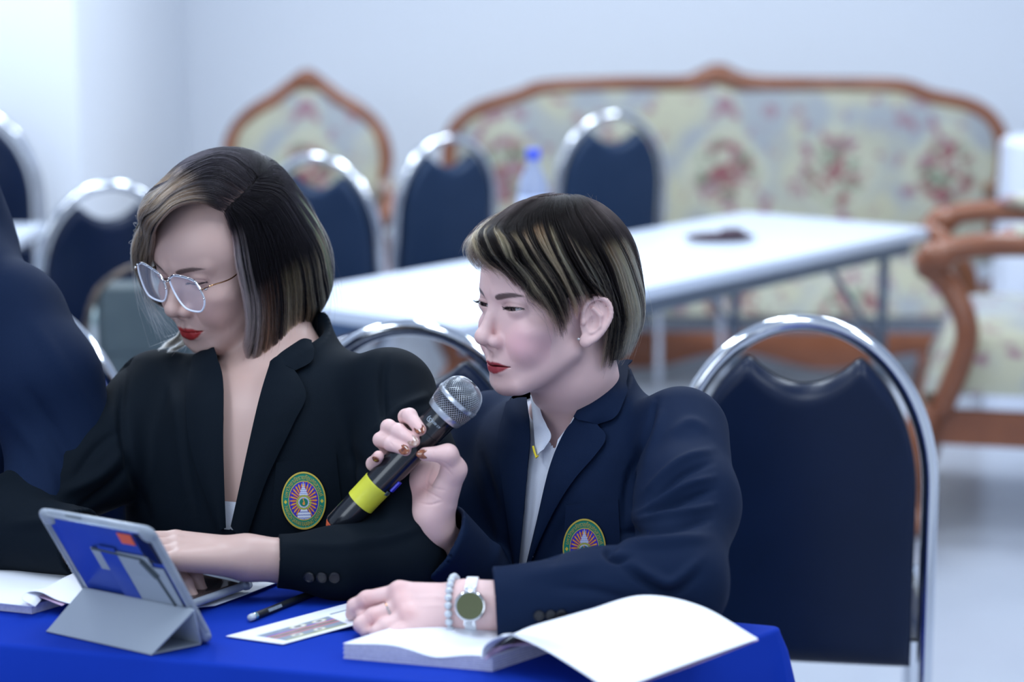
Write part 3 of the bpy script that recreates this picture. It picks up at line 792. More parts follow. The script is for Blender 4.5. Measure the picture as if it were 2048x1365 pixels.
def make_head(fn, C, R, NB, st, h, box):
    lo = np.minimum(C-box[0], NB-box[1]); hi = np.maximum(C+box[0], NB+box[1]); lo[2] = NB[2]-box[2]
    V, F = extract(fn, lo, hi, h)
    q = ((V-C)@R)*100; col = face_cols(q, st)
    far = q[:, 2] < -12.0; col[far] = np.array(st['skin'])
    EV, EF, EC = eye_parts(R, C, st.get('gaze', (0, 1, -0.05)))
    return V, F, col, EV, EF, EC
# ------------------------------------------------------------------ the people
PA = empty('person', (0.17, 2.66, 0.0)); PB = empty('person', (-0.31, 2.70, 0.0))
tag(PA, 'person with short streaked hair in a navy blazer speaking into a microphone', 'person')
tag(PB, 'person with glasses and bobbed hair in a black blazer looking down', 'person')
def body_obj(parts, parent):
    """parts: (V, F, colours, material slot)"""
    V, F = join(*[(p[0], p[1]) for p in parts]); col = np.concatenate([p[2] for p in parts])
    me = mesh_np('body', V, F); set_col(me, col)
    mi = np.concatenate([np.full(len(p[1]), p[3]) for p in parts]).astype(np.int32); me.polygons.foreach_set('material_index', mi)
    return link('body', me, [M['skin'], M['eye']], parent, True)
HR = 0.0013
for (fn, C, R, NB, st, par) in ((skin_A, A_C, A_R, A_NB, A_ST, PA), (skin_B, B_C, B_R, B_NB, B_ST, PB)):
    V, F, col, EV, EF, EC = make_head(fn, C, R, NB, st, HR, (0.13, 0.20, 0.31))
    body_obj([(V, F, col, 0), (EV, EF, EC, 1)], par)
# ------------------------------------------------------------------ hair
def hair_mat(name, rough=0.32):
    m = bpy.data.materials.new(name); m.use_nodes = True; nt = m.node_tree; nt.nodes.clear()
    o = nt.nodes.new('ShaderNodeOutputMaterial'); h = nt.nodes.new('ShaderNodeBsdfHairPrincipled'); a = nt.nodes.new('ShaderNodeAttribute'); a.attribute_name = 'Col'
    h.parametrization = 'COLOR'; h.inputs['Roughness'].default_value = rough; h.inputs['Radial Roughness'].default_value = 0.5
    h.inputs['Random Roughness'].default_value = 0.2; h.inputs['IOR'].default_value = 1.18
    nt.links.new(a.outputs['Color'], h.inputs['Color']); nt.links.new(h.outputs[0], o.inputs['Surface']); return m
M['hair'] = hair_mat('hair_strands')
M['hair_under'] = mat('hair_mass', (0.012, 0.009, 0.010), 0.75, spec=0.25, noise=(60, 0.6, (0.02, 0.014, 0.013)))
def px_to_shell(shell, C, R, px, py, back=False):
    c = PX(C)[2]; ds = np.linspace(c-0.17, c+0.17, 341)
    P = np.array([W(px, py, d) for d in ds]); q = ((P-C)@R*100).astype(np.float32); v = shell(q)
    neg = np.where(v < 0)[0]
    i = (neg[-1] if back else neg[0]) if len(neg) else int(np.argmin(v))
    return q[i]
def resample(pts, K):
    return spline(pts, K)
def grow(shell, guides, n, K, rng, level=(0.0, 0.8), clumps=260, clump_pull=0.7, jit=0.10, tsrange=(0.0, 0.45), te=(0.80, 1.0), fly=0.015, col=None, density=None, clj=.26, proj=True):
    G = np.stack([resample(g, 40) for g in guides]); m = len(G)
    dn = np.ones(m-1) if density is None else np.asarray(density, float)
    cum = np.concatenate([[0], np.cumsum(dn)]); r = rng.random(n)*cum[-1]
    u = np.interp(r, cum, np.arange(m))
    uc = np.sort(rng.random(clumps))*(m-1); cid = np.abs(u[:, None]-uc[None]).argmin(1)
    t0 = tsrange[0]+(tsrange[1]-tsrange[0])*rng.random(n)**1.6; t1 = te[0]+(te[1]-te[0])*rng.random(n)
    lev = level[0]+(level[1]-level[0])*rng.random(n)
    T_ = t0[:, None]+(t1-t0)[:, None]*np.linspace(0, 1, K)[None]
    pull = clump_pull*np.clip((T_-0.1)/0.9, 0, 1)**1.3
    U = u[:, None]+(uc[cid]-u)[:, None]*pull
    U = np.clip(U, 0, m-1.0001)
    i0 = U.astype(int); fu = (U-i0)[..., None]
    tt = np.clip(T_*39, 0, 38.999); j0 = tt.astype(int); ft = (tt-j0)[..., None]
    g = lambda i, j: G[i, j]
    Pp = (g(i0, j0)*(1-ft)+g(i0, j0+1)*ft)*(1-fu)+(g(i0+1, j0)*(1-ft)+g(i0+1, j0+1)*ft)*fu
    # soft waviness per clump and per strand
    ph = rng.random((n, 3))*6.28; am = jit*(0.4+rng.random((n, 1)))
    cl = rng.normal(size=(clumps, 3))*clj
    s = np.linspace(0, 1, K)[None]
    for c in range(3): Pp[..., c] += am*np.sin(s*(3+2*ph[:, c:c+1]/6.28)+ph[:, c:c+1])*(0.3+s) + cl[cid][:, c:c+1]*s
    fl = rng.random(n) < fly
    Pp[fl] += (rng.normal(size=(fl.sum(), 1, 3))*0.7)*(s[0][None, :, None]**1.5)
    # keep each strand on its own level under the outer surface
    Q = Pp.reshape(-1, 3).astype(np.float32); L = np.repeat(lev, K)
    for _ in range(2 if proj else 0):
        d = ev(shell, Q); e = 0.05
        gr = np.stack([ev(shell, Q+np.eye(3, dtype=np.float32)[k]*e)-ev(shell, Q-np.eye(3, dtype=np.float32)[k]*e) for k in range(3)], 1)/(2*e)
        gr /= np.maximum(1e-6, np.linalg.norm(gr, axis=1, keepdims=True))
        flr = np.repeat(fl, K)
        Q = Q-gr*np.where(flr, 0.0, 1.0)[:, None]*((d+L)[:, None])*0.9
    Pp = Q.reshape(n, K, 3)
    cc = col(u, T_, cid, rng, n, K)
    return Pp, cc
def hair_object(name, strands, parent, C, R, rad=0.00011):
    Pp = np.concatenate([s[0].reshape(-1, 3) for s in strands]); cc = np.concatenate([s[1].reshape(-1, 3) for s in strands])
    sizes = np.concatenate([np.full(s[0].shape[0], s[0].shape[1]) for s in strands])
    hc = bpy.data.hair_curves.new(name); hc.add_curves([int(x) for x in sizes])
    Wd = C+(Pp*0.01)@R.T
    hc.points.foreach_set('position', Wd.astype(np.float32).ravel())
    K = int(sizes[0]); rr = np.concatenate([np.tile(np.interp(np.linspace(0, 1, k), [0, .7, 1], [1, .9, .25]), 1) for k in sizes])*rad
    hc.points.foreach_set('radius', rr.astype(np.float32))
    at = hc.attributes.new('Col', 'FLOAT_COLOR', 'POINT'); c4 = np.ones((len(cc), 4), np.float32); c4[:, :3] = cc; at.data.foreach_set('color', c4.ravel())
    hc.materials.append(M['hair'])
    o = bpy.data.objects.new(name, hc); COL.objects.link(o); o.parent = parent
    pr = parent
    while pr.parent: pr = pr.parent
    o.matrix_parent_inverse = (Matrix.Translation(pr.location)).inverted() if parent is pr else Matrix.Identity(4)
    return o
def in_poly(pts, poly):
    poly = np.asarray(poly, float); x, y = pts[:, 0], pts[:, 1]; r = np.zeros(len(pts), bool); j = len(poly)-1
    for i in range(len(poly)):
        xi, yi = poly[i]; xj, yj = poly[j]
        c = ((yi > y) != (yj > y)) & (x < (xj-xi)*(y-yi)/((yj-yi) if yj != yi else 1e-9)+xi); r ^= c; j = i
    return r
def under_mesh(name, shell, level, C, R, keep, parent, col, h=0.25):
    f = lambda Q: shell(Q)+level
    V, F = extract(f, (-13, -16, -16), (13, 14, 14), h)
    k = keep(V, PX(C+(V*0.01)@R.T)); F = F[k[F].all(1)]
    used = np.unique(F); mp = np.full(len(V), -1); mp[used] = np.arange(len(used))
    me = mesh_np(name, C+(V[used]*0.01)@R.T, mp[F]); return link(name, me, M['hair_under'], parent, True)

# ---- the short streaked cut
def shell_A(Q):
    d = ell(Q, (0, -1.2, 2.6), (8.5, 10.6, 9.9))
    d = sm(d, ell(Q, (0, -5.2, -2.0), (7.7, 6.6, 7.2)), 2.0)
    d = sm(d, ell(Q, (-0.5, 6.8, 6.6), (4.6, 4.6, 2.6)), 2.0)
    d = sm(d, ell(Q, (-6.2, 3.0, 0.5), (1.9, 4.2, 4.2)), 1.5)
    d = sm(d, ell(Q, (-3.4, -4.6, -6.0), (3.6, 4.0, 3.8)), 1.2)
    d = cut(d, ell(Q, (-8.9, -0.7, -3.2), (2.3, 2.9, 3.9)), 0.9)
    return d
pxA = lambda L: [px_to_shell(shell_A, A_C, A_R, *p) for p in L]
GA = [
 [(1050, 404), (985, 432), (945, 462), (920, 488)],
 [(1056, 401), (990, 431), (952, 470), (956, 500), (985, 530), (1015, 562)],
 [(1066, 398), (1005, 430), (972, 465), (995, 512), (1040, 556), (1085, 610)],
 [(1080, 395), (1030, 430), (1008, 466), (1045, 525), (1095, 592), (1128, 676)],
 [(1092, 392), (1055, 430), (1058, 475), (1100, 545), (1130, 600), (1141, 655)],
 [(1105, 390), (1085, 428), (1100, 485), (1136, 560), (1154, 600), (1160, 628)],
 [(1120, 389), (1118, 428), (1145, 495), (1182, 560), (1214, 594), (1236, 650)],
 [(1128, 388), (1134, 428), (1166, 495), (1212, 570), (1226, 630), (1214, 700), (1208, 744)],
 [(1135, 388), (1150, 428), (1185, 495), (1222, 580), (1238, 655), (1222, 738)],
 [(1150, 387), (1175, 422), (1218, 485), (1252, 565), (1266, 650), (1245, 728)],
 [(1165, 387), (1195, 413), (1245, 478), (1280, 560), (1290, 640), (1272, 712)],
]
GA3 = [pxA(g) for g in GA]
def fall(shell, az, z0, z1, start, n=7):
    """3D guide running down the outside of the hair at azimuth az (degrees, 0 = front, 90 = person's right)"""
    out = [np.array(start, float)]; a = math.radians(az); dr = np.array([math.sin(a), math.cos(a)])
    for i, z in enumerate(np.linspace(z0, z1, n)):
        rs = np.linspace(2, 14, 200); q = np.stack([dr[0]*rs, -1.0+dr[1]*rs, np.full(200, z)], 1).astype(np.float32); v = shell(q)
        neg = np.where(v < 0)[0]; r = rs[neg[-1]] if len(neg) else 6.5
        out.append(np.array([dr[0]*r, -1+dr[1]*r, z]))
    return out
root = lambda y: (1.5, y, 12.2)
for az, z1 in ((180, -8), (160, -8), (140, -7.5), (118, -5.5), (98, -3.5), (78, -1.0), (60, 1.5), (42, 3.5), (25, 4.5)):
    GA3.append(fall(shell_A, az, 9.5, z1, (1.0, -3+5*math.cos(math.radians(az)), 12.0)))
def colA(u, T_, cid, rng, n, K):
    base = np.array([0.007, 0.005, 0.005]); c = np.tile(base, (n, K, 1)).astype(np.float32)
    h = np.random.default_rng(5).random((1000, 3))[cid]
    nb = 95; bi = np.clip((u/19*nb+0.25*np.sin(u*9)).astype(int), 0, nb-1); h = np.random.default_rng(23).random((nb, 3))[bi]
    streak = (h[:, 0] < np.interp(u, [0, 0.6, 1.0, 4.2, 6, 9, 10, 12, 18], [.03, .25, .55, .52, .40, .34, .30, .25, .3]))
    tone = np.where((h[:, 1] < 0.35)[:, None], np.array([0.60, 0.38, 0.22]), np.array([0.58, 0.43, 0.24])*(0.6+0.6*h[:, 2:3]))
    org = (u > 4.35) & (u < 4.95); tone[org] = (0.68, 0.38, 0.20); streak |= org & (h[:, 2] < .8)
    st = np.interp(u, [0, 1, 3, 5, 8, 10], [0.2, 0.30, 0.36, 0.32, 0.38, 0.35])
    on = streak & (rng.random(n) < 0.9)
    w = np.clip((T_-st[:, None])/0.16, 0, 1)*on[:, None]
    c = c*(1-w[..., None])+tone[:, None, :]*w[..., None]*(0.7+0.5*rng.random((n, 1, 1)))
    lo = ((u < 0.9) & ~on); c[lo] = c[lo]*1.5+np.array([0.014, 0.008, 0.005])
    return np.clip(c, 0, 1)
polyA = [(915, 490), (945, 455), (1000, 415), (1060, 380), (1160, 375), (1240, 420), (1290, 500), (1310, 600), (1300, 680), (1265, 715), (1222, 724), (1205, 700), (1195, 690), (1207, 640), (1200, 605), (1172, 596), (1145, 600), (1132, 622), (1122, 642), (1100, 616), (1072, 586), (1032, 562), (992, 518), (972, 496), (955, 486)]
def keepA(V, px):
    near = V[:, 0] < 1.0
    earx = ((V[:, 0] < -5.5) & (V[:, 1] > -3.4) & (V[:, 1] < 1.4) & (V[:, 2] > -6) & (V[:, 2] < 1.0))
    out_ = (V[:, 0] < 1.0) & (px[:, 1] > 598) & (px[:, 0] < 1214)
    return ~out_ & ~earx & ((near & in_poly(px, polyA)) | (~near & (V[:, 2] > -7) & ((V[:, 1] < 2.5) | (V[:, 2] > 5.2)) & ~((V[:, 0] > 6) & (V[:, 1] > -2.5) & (V[:, 2] < 0.5))) | (near & (V[:, 1] < -6) & (V[:, 2] > -7.5)))
hA = under_mesh('hair', shell_A, 0.75, A_C, A_R, keepA, PA, None)
rng = np.random.default_rng(11)
sA = [grow(shell_A, GA3, 15000, 22, rng, level=(0.0, 0.75), clumps=300, col=colA, jit=0.11, density=[1.0, 1.2, 1.6, 2.0, 2.2, 1.6, 1.5, 2.2, 1.6, 1.4]+[1.0]*9),
      grow(shell_A, GA3[:4], 1500, 22, rng, level=(-0.25, 0.3), clumps=60, col=colA, jit=0.12, fly=0.06, te=(0.9, 1.03))]
hair_object('strands', sA, hA, A_C, A_R)

# ---- the bob
def shell_B(Q):
    d = ell(Q, (0, -1.6, 3.0), (9.0, 10.9, 10.0))
    d = sm(d, ell(Q, (-0.5, -4.6, -3.6), (10.1, 9.5, 9.9)), 2.5)
    d = sm(d, ell(Q, (-7.2, 2.0, -6.6), (2.2, 4.3, 10.2)), 2.0)
    d = sm(d, ell(Q, (6.8, 4.0, 1.0), (2.6, 4.5, 7.5)), 2.0)
    d = sm(d, ell(Q, (-0.5, 5.0, 8.0), (5.5, 5.0, 3.4)), 2.0)
    return d
pxB = lambda L: [px_to_shell(shell_B, B_C, B_R, *p) for p in L]
GB = [
 [(450, 425), (463, 470), (471, 530), (487, 600), (492, 665), (470, 758)],
 [(460, 413), (488, 452), (505, 530), (518, 610), (514, 685), (492, 754)],
 [(472, 401), (518, 440), (548, 530), (560, 620), (554, 695), (534, 748)],
 [(484, 389), (543, 420), (588, 520), (600, 610), (596, 675), (582, 722)],
 [(497, 377), (563, 400), (618, 490), (640, 580), (645, 635), (634, 684)],
 [(509, 364), (578, 383), (638, 468), (660, 540), (669, 595), (662, 650)],
 [(518, 352), (560, 345), (620, 402), (652, 480), (664, 550), (676, 592)],
]
GB3 = [pxB(g) for g in GB]
for az, z1 in ((-170, -9), (170, -9), (150, -9.5), (125, -10), (105, -10.5), (88, -11)):
    GB3.append(fall(shell_B, az, 9.5, z1, GB3[6][0]))
x6 = lambda px, py, x=7.2: (lambda P, q: q)(0, (lambda a, b: a+(b-a)*((x-a[0])/(b[0]-a[0])))(((W(px, py, 2.3)-B_C)@B_R)*100, ((W(px, py, 2.8)-B_C)@B_R)*100))
GBf = [pxB([(518, 352), (470, 303), (400, 316), (345, 350)])+[np.array([7.5, 0.5, 4.0]), np.array([8.5, -1.0, -3.0]), np.array([7.5, 0, -10.0])],
 pxB([(509, 364), (440, 318), (370, 342), (318, 388), (284, 440)])+[x6(277, 520), x6(290, 600), x6(318, 690)],
 pxB([(497, 377), (430, 340), (365, 366), (312, 405), (280, 455)])+[x6(273, 520, 6.8), x6(290, 600, 6.5), x6(325, 694, 6.5)],
 pxB([(480, 393), (415, 366), (352, 385), (308, 425), (284, 475), (276, 530)])+[x6(292, 600, 6.2), x6(345, 690, 6.2)],
 pxB([(462, 411), (405, 390), (350, 402), (312, 436), (292, 485), (286, 540)])+[x6(300, 610, 6.0), x6(362, 685, 6.0)],
 pxB([(450, 425), (402, 404), (352, 412), (318, 445), (302, 490), (296, 545)])+[x6(310, 600, 5.8), x6(372, 676, 5.8)]]
GBf = [fall(shell_B, az, 9.0, -9.5, GB3[6][0]) for az in (150, 120, 95)]+GBf
def blend(c, col, w): return c*(1-w[..., None])+np.asarray(col)*w[..., None]
def colB(u, T_, cid, rng, n, K):
    c = np.tile(np.array([0.007, 0.006, 0.008]), (n, K, 1)); h = np.random.default_rng(9).random((1000, 3))[cid]
    r = rng.random((n, 1))
    tip = np.clip((T_-0.45)/0.3, 0, 1)*np.interp(u, [0, 1, 3, 5, 6, 8], [1, .9, .75, .75, .9, .8])[:, None]
    tone = np.where((u < 1.2)[:, None], np.array([0.66, 0.52, 0.52]), np.where((u < 2.2)[:, None], np.array([0.40, 0.20, 0.13]), np.array([0.88, 0.68, 0.38])))
    ok = (h[:, 0] < np.interp(u, [0, 1, 2, 4, 6], [.95, .9, .8, .55, .75])) & (rng.random(n) < 0.85)
    c = blend(c, tone[:, None, :]*(0.65+0.6*r[..., None]), tip*ok[:, None])
    c = blend(c, np.array([0.78, 0.68, 0.52]), np.clip((T_-0.82)/0.15, 0, 1)*ok[:, None]*0.75*(u < 4.5)[:, None])
    pk = (u < 0.9) & (h[:, 1] < 0.85)
    c = blend(c, np.array([0.62, 0.48, 0.50]), np.clip((T_-0.12)/0.15, 0, 1)*pk[:, None]*0.85)
    gn = (u > 2.0) & (h[:, 2] < 0.12); c = blend(c, np.array([0.16, 0.20, 0.10]), np.clip((T_-0.3)/0.2, 0, 1)*gn[:, None])
    return np.clip(c, 0, 1)
def colBf(u, T_, cid, rng, n, K):
    c = np.tile(np.array([0.007, 0.006, 0.008]), (n, K, 1)); h = np.random.default_rng(3).random((1000, 3))[cid]
    w = np.clip((T_-np.interp(u, [0, 4, 8], [0.5, 0.24, 0.05])[:, None])/0.2, 0, 1)*(h[:, 0] < 0.9)[:, None]
    c = blend(c, np.where((h[:, 1] < 0.5)[:, None], np.array([0.32, 0.20, 0.12]), np.array([0.42, 0.31, 0.25]))[:, None, :]*(0.6+0.6*rng.random((n, 1, 1))), w)
    return blend(c, np.array([0.80, 0.74, 0.66]), np.clip((T_-0.84)/0.1, 0, 1))
polyB = [(446, 420), (520, 345), (480, 295), (400, 305), (330, 360), (290, 410), (262, 480), (268, 560), (300, 560), (300, 490), (318, 445), (350, 412), (400, 402)]
polyB2 = [(446, 420), (520, 348), (560, 310), (640, 400), (680, 500), (690, 620), (640, 680), (560, 735), (470, 750), (495, 660), (482, 590), (470, 520), (462, 465)]
def keepB(V, px):
    a = in_poly(px, polyB) & (V[:, 0] > -3.0) & (V[:, 1] > -9)
    b = in_poly(px, polyB2) & (V[:, 0] < 3.0)
    c = (V[:, 1] < -2) & (V[:, 2] > -8.5) | ((V[:, 0] > 5.5) & (V[:, 1] < 4.5) & (V[:, 2] > -9))
    return (a | b | c) & (V[:, 2] > -11.5)
hB = under_mesh('hair', shell_B, 0.8, B_C, B_R, keepB, PB, None)
rng = np.random.default_rng(12)
sB = [grow(shell_B, GB3, 13000, 22, rng, level=(0.0, 0.8), clumps=210, col=colB, te=(.88, 1.0), jit=0.16, density=[1.2, 1.5, 1.7, 1.7, 1.5, 1.3]+[0.9]*6),
      grow(shell_B, GBf, 5000, 26, rng, level=(0.0, 0.6), clumps=90, col=colBf, jit=0.16, tsrange=(0, .25), te=(.9, 1.0), fly=.03)]
tuft = [[x6(366, 640, 5.0), x6(352, 672, 5.2), x6(318, 694, 5.6)], [x6(372, 650, 5.0), x6(360, 680, 5.0), x6(326, 699, 5.3)], [x6(380, 655, 4.8), x6(376, 690, 4.8), x6(345, 702, 5.0)]]
sB.append(grow(shell_B, tuft, 1300, 26, rng, clumps=24, col=lambda u, T_, cid, rng, n, K: np.tile(np.array([.80, .72, .60]), (n, K, 1))*(.35+.65*T_[..., None])*(.6+.5*rng.random((n, 1, 1))), jit=.10, proj=False, fly=.03, clj=.2))
hair_object('strands', sB, hB, B_C, B_R)
# ------------------------------------------------------------------ hands
def fpts(L, base=None):
    return [W(x, y, d) for (x, y, d) in L]
def folds(V, F, strokes):
    N = vnormals(V, F); px = PX(V); facing = (N*(CAM-V)).sum(1) > 0; dsp = np.zeros(len(V))
    for (pts, w, amp) in strokes:
        C = spline([(x, y, 0) for x, y in pts], 24)[:, :2]
        lo = C.min(0)-3*w; hi = C.max(0)+3*w
        k = np.where(facing & (px[:, 0] > lo[0]) & (px[:, 0] < hi[0]) & (px[:, 1] > lo[1]) & (px[:, 1] < hi[1]))[0]
        if len(k) == 0: continue
        best = np.full(len(k), 1e9); bs = np.zeros(len(k))
        for i in range(23):
            a, b = C[i], C[i+1]; d = b-a; t = np.clip(((px[k, :2]-a)@d)/max(1e-9, d@d), 0, 1); q = px[k, :2]-a-t[:, None]*d; r = np.hypot(q[:, 0], q[:, 1])
            u = r < best; best[u] = r[u]; bs[u] = (i+t[u])/23
        dsp[k] += amp*np.exp(-(best/w)**2)*np.sin(np.clip(bs, 0.02, 0.98)*math.pi)**0.6
    return V+N*dsp[:, None]
MD = 2.27
def mic_hand(P):
    D = lambda x, y, o: W(x, y, MD+o)
    idx = chain(P, [D(872, 925, .048), D(838, 868, .050), D(812, 834, .012), D(819, 832, -.006), D(841, 860, -.024)], [.0100, .0090, .0086, .0082, .0066], .004)
    mid = chain(P, [D(868, 950, .050), D(800, 885, .050), D(777, 855, .016), D(796, 863, -.010), D(828, 883, -.024)], [.0100, .0092, .0086, .0084, .0068], .004)
    rin = chain(P, [D(858, 972, .048), D(790, 915, .046), D(761, 880, .014), D(782, 888, -.010), D(811, 901, -.024)], [.0098, .0088, .0082, .0080, .0065], .004)
    pin = chain(P, [D(845, 990, .045), D(780, 950, .040), D(747, 928, .010), D(757, 913, -.012)], [.0095, .0080, .0080, .0064], .004)
    th = chain(P, [D(884, 1000, .004), D(908, 940, -.012), D(896, 909, -.026), D(850, 909, -.025)], [.0180, .0135, .0102, .0078], .008)
    palm = sm(cap(P, D(866, 1030, .012), D(868, 935, .042), .017, .015), cap(P, D(864, 1030, .014), D(836, 985, .036), .017, .014), .012)
    palm = sm(palm, ell(P, D(852, 968, .030), (.022, .014, .026), np.eye(3)), .014)
    palm = sm(palm, th, .010)
    wr = chain(P, [D(866, 1030, .012), D(872, 1060, .018), A_RE], [.0195, .0195, .030], .01)
    palm = sm(palm, wr, .018)
    v = palm
    for f in (idx, mid, rin, pin): v = sm(v, f, .005)
    # creases of the palm and the wrist
    for (a, b, w_) in (((868, 950), (850, 1000), .0012), ((842, 955), (880, 985), .0010), ((838, 1003), (880, 1006), .0010), ((893, 925), (905, 934), .0008), ((893, 918), (906, 924), .0008)):
        v = v+.0008*np.exp(-(cap(P, D(a[0], a[1], .012), D(b[0], b[1], .012), 0)/.012)**2)*0
    return v
def table_hand(P):
    Z = W
    idx = chain(P, [Z(800, 1188, 2.145), Z(734, 1200, 2.152), Z(710, 1214, 2.158), Z(703, 1229, 2.162)], [.0112, .0094, .0086, .0068], .004)
    mid = chain(P, [Z(806, 1214, 2.135), Z(748, 1234, 2.128), Z(724, 1250, 2.126), Z(731, 1262, 2.122)], [.0112, .0096, .0088, .0070], .004)
    rin = chain(P, [Z(818, 1236, 2.122), Z(772, 1254, 2.114), Z(756, 1266, 2.112), Z(768, 1271, 2.112)], [.0108, .0094, .0084, .0070], .004)
    pin = chain(P, [Z(836, 1252, 2.112), Z(802, 1265, 2.106), Z(791, 1272, 2.104), Z(803, 1275, 2.104)], [.0100, .0086, .0078, .0066], .004)
    th = chain(P, [Z(880, 1208, 2.150), Z(812, 1216, 2.158), Z(764, 1222, 2.156), Z(726, 1234, 2.150)], [.0150, .0115, .0095, .0075], .006)
    bk = cap(P, Z(935, 1206, 2.125), Z(800, 1188, 2.145), .0200, .0130)
    for q, r in ((Z(806, 1214, 2.135), .0130), (Z(818, 1236, 2.122), .0130), (Z(836, 1252, 2.112), .0125)):
        bk = sm(bk, cap(P, Z(930, 1216, 2.120), q, .0200, r), .012)
    for q in (Z(798, 1180, 2.138), Z(804, 1206, 2.126), Z(816, 1228, 2.113)):
        bk = sm(bk, np.sqrt(((P-q.astype(np.float32))**2).sum(1))-.0080, .010)
    v = sm(bk, th, .008)
    for f in (idx, mid, rin, pin): v = sm(v, f, .004)
    wr = chain(P, [Z(932, 1211, 2.122), Z(985, 1212, 2.120), Z(1090, 1206, 2.122)], [.0230, .0245, .026], .01)
    return sm(v, wr, .016)
def relaxed_hand(P, wrist, fwd, up, side, fore):
    """hand lying palm down: wrist point, finger direction, side = +1 when the thumb is at cross(fwd, up)"""
    f = unit(fwd); u = unit(np.asarray(up)-f*np.dot(up, f)); s = np.cross(f, u)*side
    at = lambda a, b, c: wrist+f*a+s*b+u*c
    v = cap(P, wrist, at(.035, 0, 0), .021, .019)
    for (b, l, r) in ((.027, .068, .0095), (.009, .076, .0098), (-.009, .070, .0094), (-.025, .055, .0082)):
        v = sm(v, cap(P, at(.01, b*.5, 0), at(.082, b, .004), .017, .0125), .010)
    fin = []
    for (b, l, r) in ((.027, .068, .0088), (.009, .076, .0090), (-.009, .070, .0086), (-.026, .055, .0078)):
        fin.append(chain(P, [at(.082, b, .006), at(.082+l*.5, b*1.1, .004), at(.082+l*.8, b*1.15, -.010), at(.082+l, b*1.15, -.024)], [r*1.1, r, r*.93, r*.75], .004))
    th = chain(P, [at(.02, .022, -.004), at(.055, .048, -.010), at(.085, .056, -.014), at(.110, .052, -.018)], [.015, .0115, .0098, .008], .006)
    v = sm(v, th, .009)
    for q in fin: v = sm(v, q, .004)
    return sm(v, cap(P, wrist, fore, .0225, .030), .018)
B_HW = W(545, 1122, 2.245)
def hand_B(P): return relaxed_hand(P, W(500, 1116, 2.250), W(330, 1104, 2.225)-W(500, 1112, 2.250), (0.0, -0.15, 1), 1, W(620, 1128, 2.26))
def hand_B2(P): return relaxed_hand(P, B_RW, np.array([0.75, -0.60, -0.10]), (0, 0, 1), -1, W(120, 1075, 2.32))
def hand_bits(fn, pts, h=0.0012, pad=0.035):
    pts = np.array(pts); V, F = extract(fn, pts.min(0)-pad, pts.max(0)+pad, h)
    return V, F
def skin_cols(V, st, nails=()):
    return np.tile(np.array(st['skin'], np.float32), (len(V), 1))
D_ = lambda x, y, o: W(x, y, MD+o)
V1, F1 = hand_bits(mic_hand, [D_(740, 820, -.03), D_(915, 1010, .06), D_(880, 1090, .06)], pad=.045)
V2, F2 = hand_bits(table_hand, [W(695, 1190, 2.10), W(1110, 1206, 2.12), W(700, 1285, 2.17)], pad=.045)
def tinted(V, st, spots):
    c = skin_cols(V, st)
    for (p, r, col, k) in spots:
        w = (k*np.exp(-((V-p)**2).sum(1)/(r*r)))[:, None]; c = c*(1-w)+np.array(col, np.float32)*w
    return c
palm_sp = [(D_(850, 985, .02), .022, (0.66, 0.33, 0.33), .7), (D_(890, 925, -.02), .014, (0.66, 0.38, 0.36), .5)]+[(D_(*q), .010, (0.66, 0.36, 0.34), .5) for q in ((841, 860, -.024), (828, 883, -.024), (811, 901, -.024), (757, 913, -.012))]
kn_sp = [(W(*q), .010, (0.66, 0.34, 0.33), .5) for q in ((798, 1180, 2.13), (804, 1206, 2.12), (816, 1228, 2.105), (734, 1200, 2.145), (744, 1234, 2.12), (724, 1236, 2.14))]
V1 = folds(V1, F1, [([(868, 925), (856, 960), (852, 1000)], 2.2, -.0010), ([(846, 955), (866, 975), (892, 982)], 2.0, -.0008), ([(838, 972), (858, 985), (884, 1000)], 2.0, -.0008), ([(838, 1006), (860, 1010), (886, 1004)], 2.2, -.0010), ([(880, 922), (893, 928), (907, 940)], 1.8, -.0007), ([(880, 930), (892, 938), (906, 952)], 1.8, -.0007), ([(866, 902), (868, 915)], 1.6, -.0005), ([(800, 858), (806, 868)], 1.8, -.0006), ([(780, 884), (786, 893)], 1.8, -.0006)])
V2 = folds(V2, F2, [([(830, 1196), (870, 1194), (905, 1200)], 4, .0007), ([(832, 1214), (870, 1212), (900, 1214)], 4, .0006), ([(728, 1194), (732, 1206)], 2, -.0005), ([(738, 1230), (744, 1244)], 2, -.0005), ([(785, 1196), (770, 1206), (745, 1214)], 2.5, -.0012)])
handsA = [(V1, F1, tinted(V1, A_ST, palm_sp), 0), (V2, F2, tinted(V2, A_ST, kn_sp), 0)]
V3_, F3 = hand_bits(hand_B, [W(240, 1080, 2.05), W(640, 1180, 2.34)], 0.0015, .05)
V4, F4 = hand_bits(hand_B2, [W(110, 1060, 2.34), B_RW, B_RW+[.13, -.12, -.02]], 0.002, 0.05)
handsB = [(V3_, F3, skin_cols(V3_, B_ST), 0), (V4, F4, skin_cols(V4, B_ST), 0)]
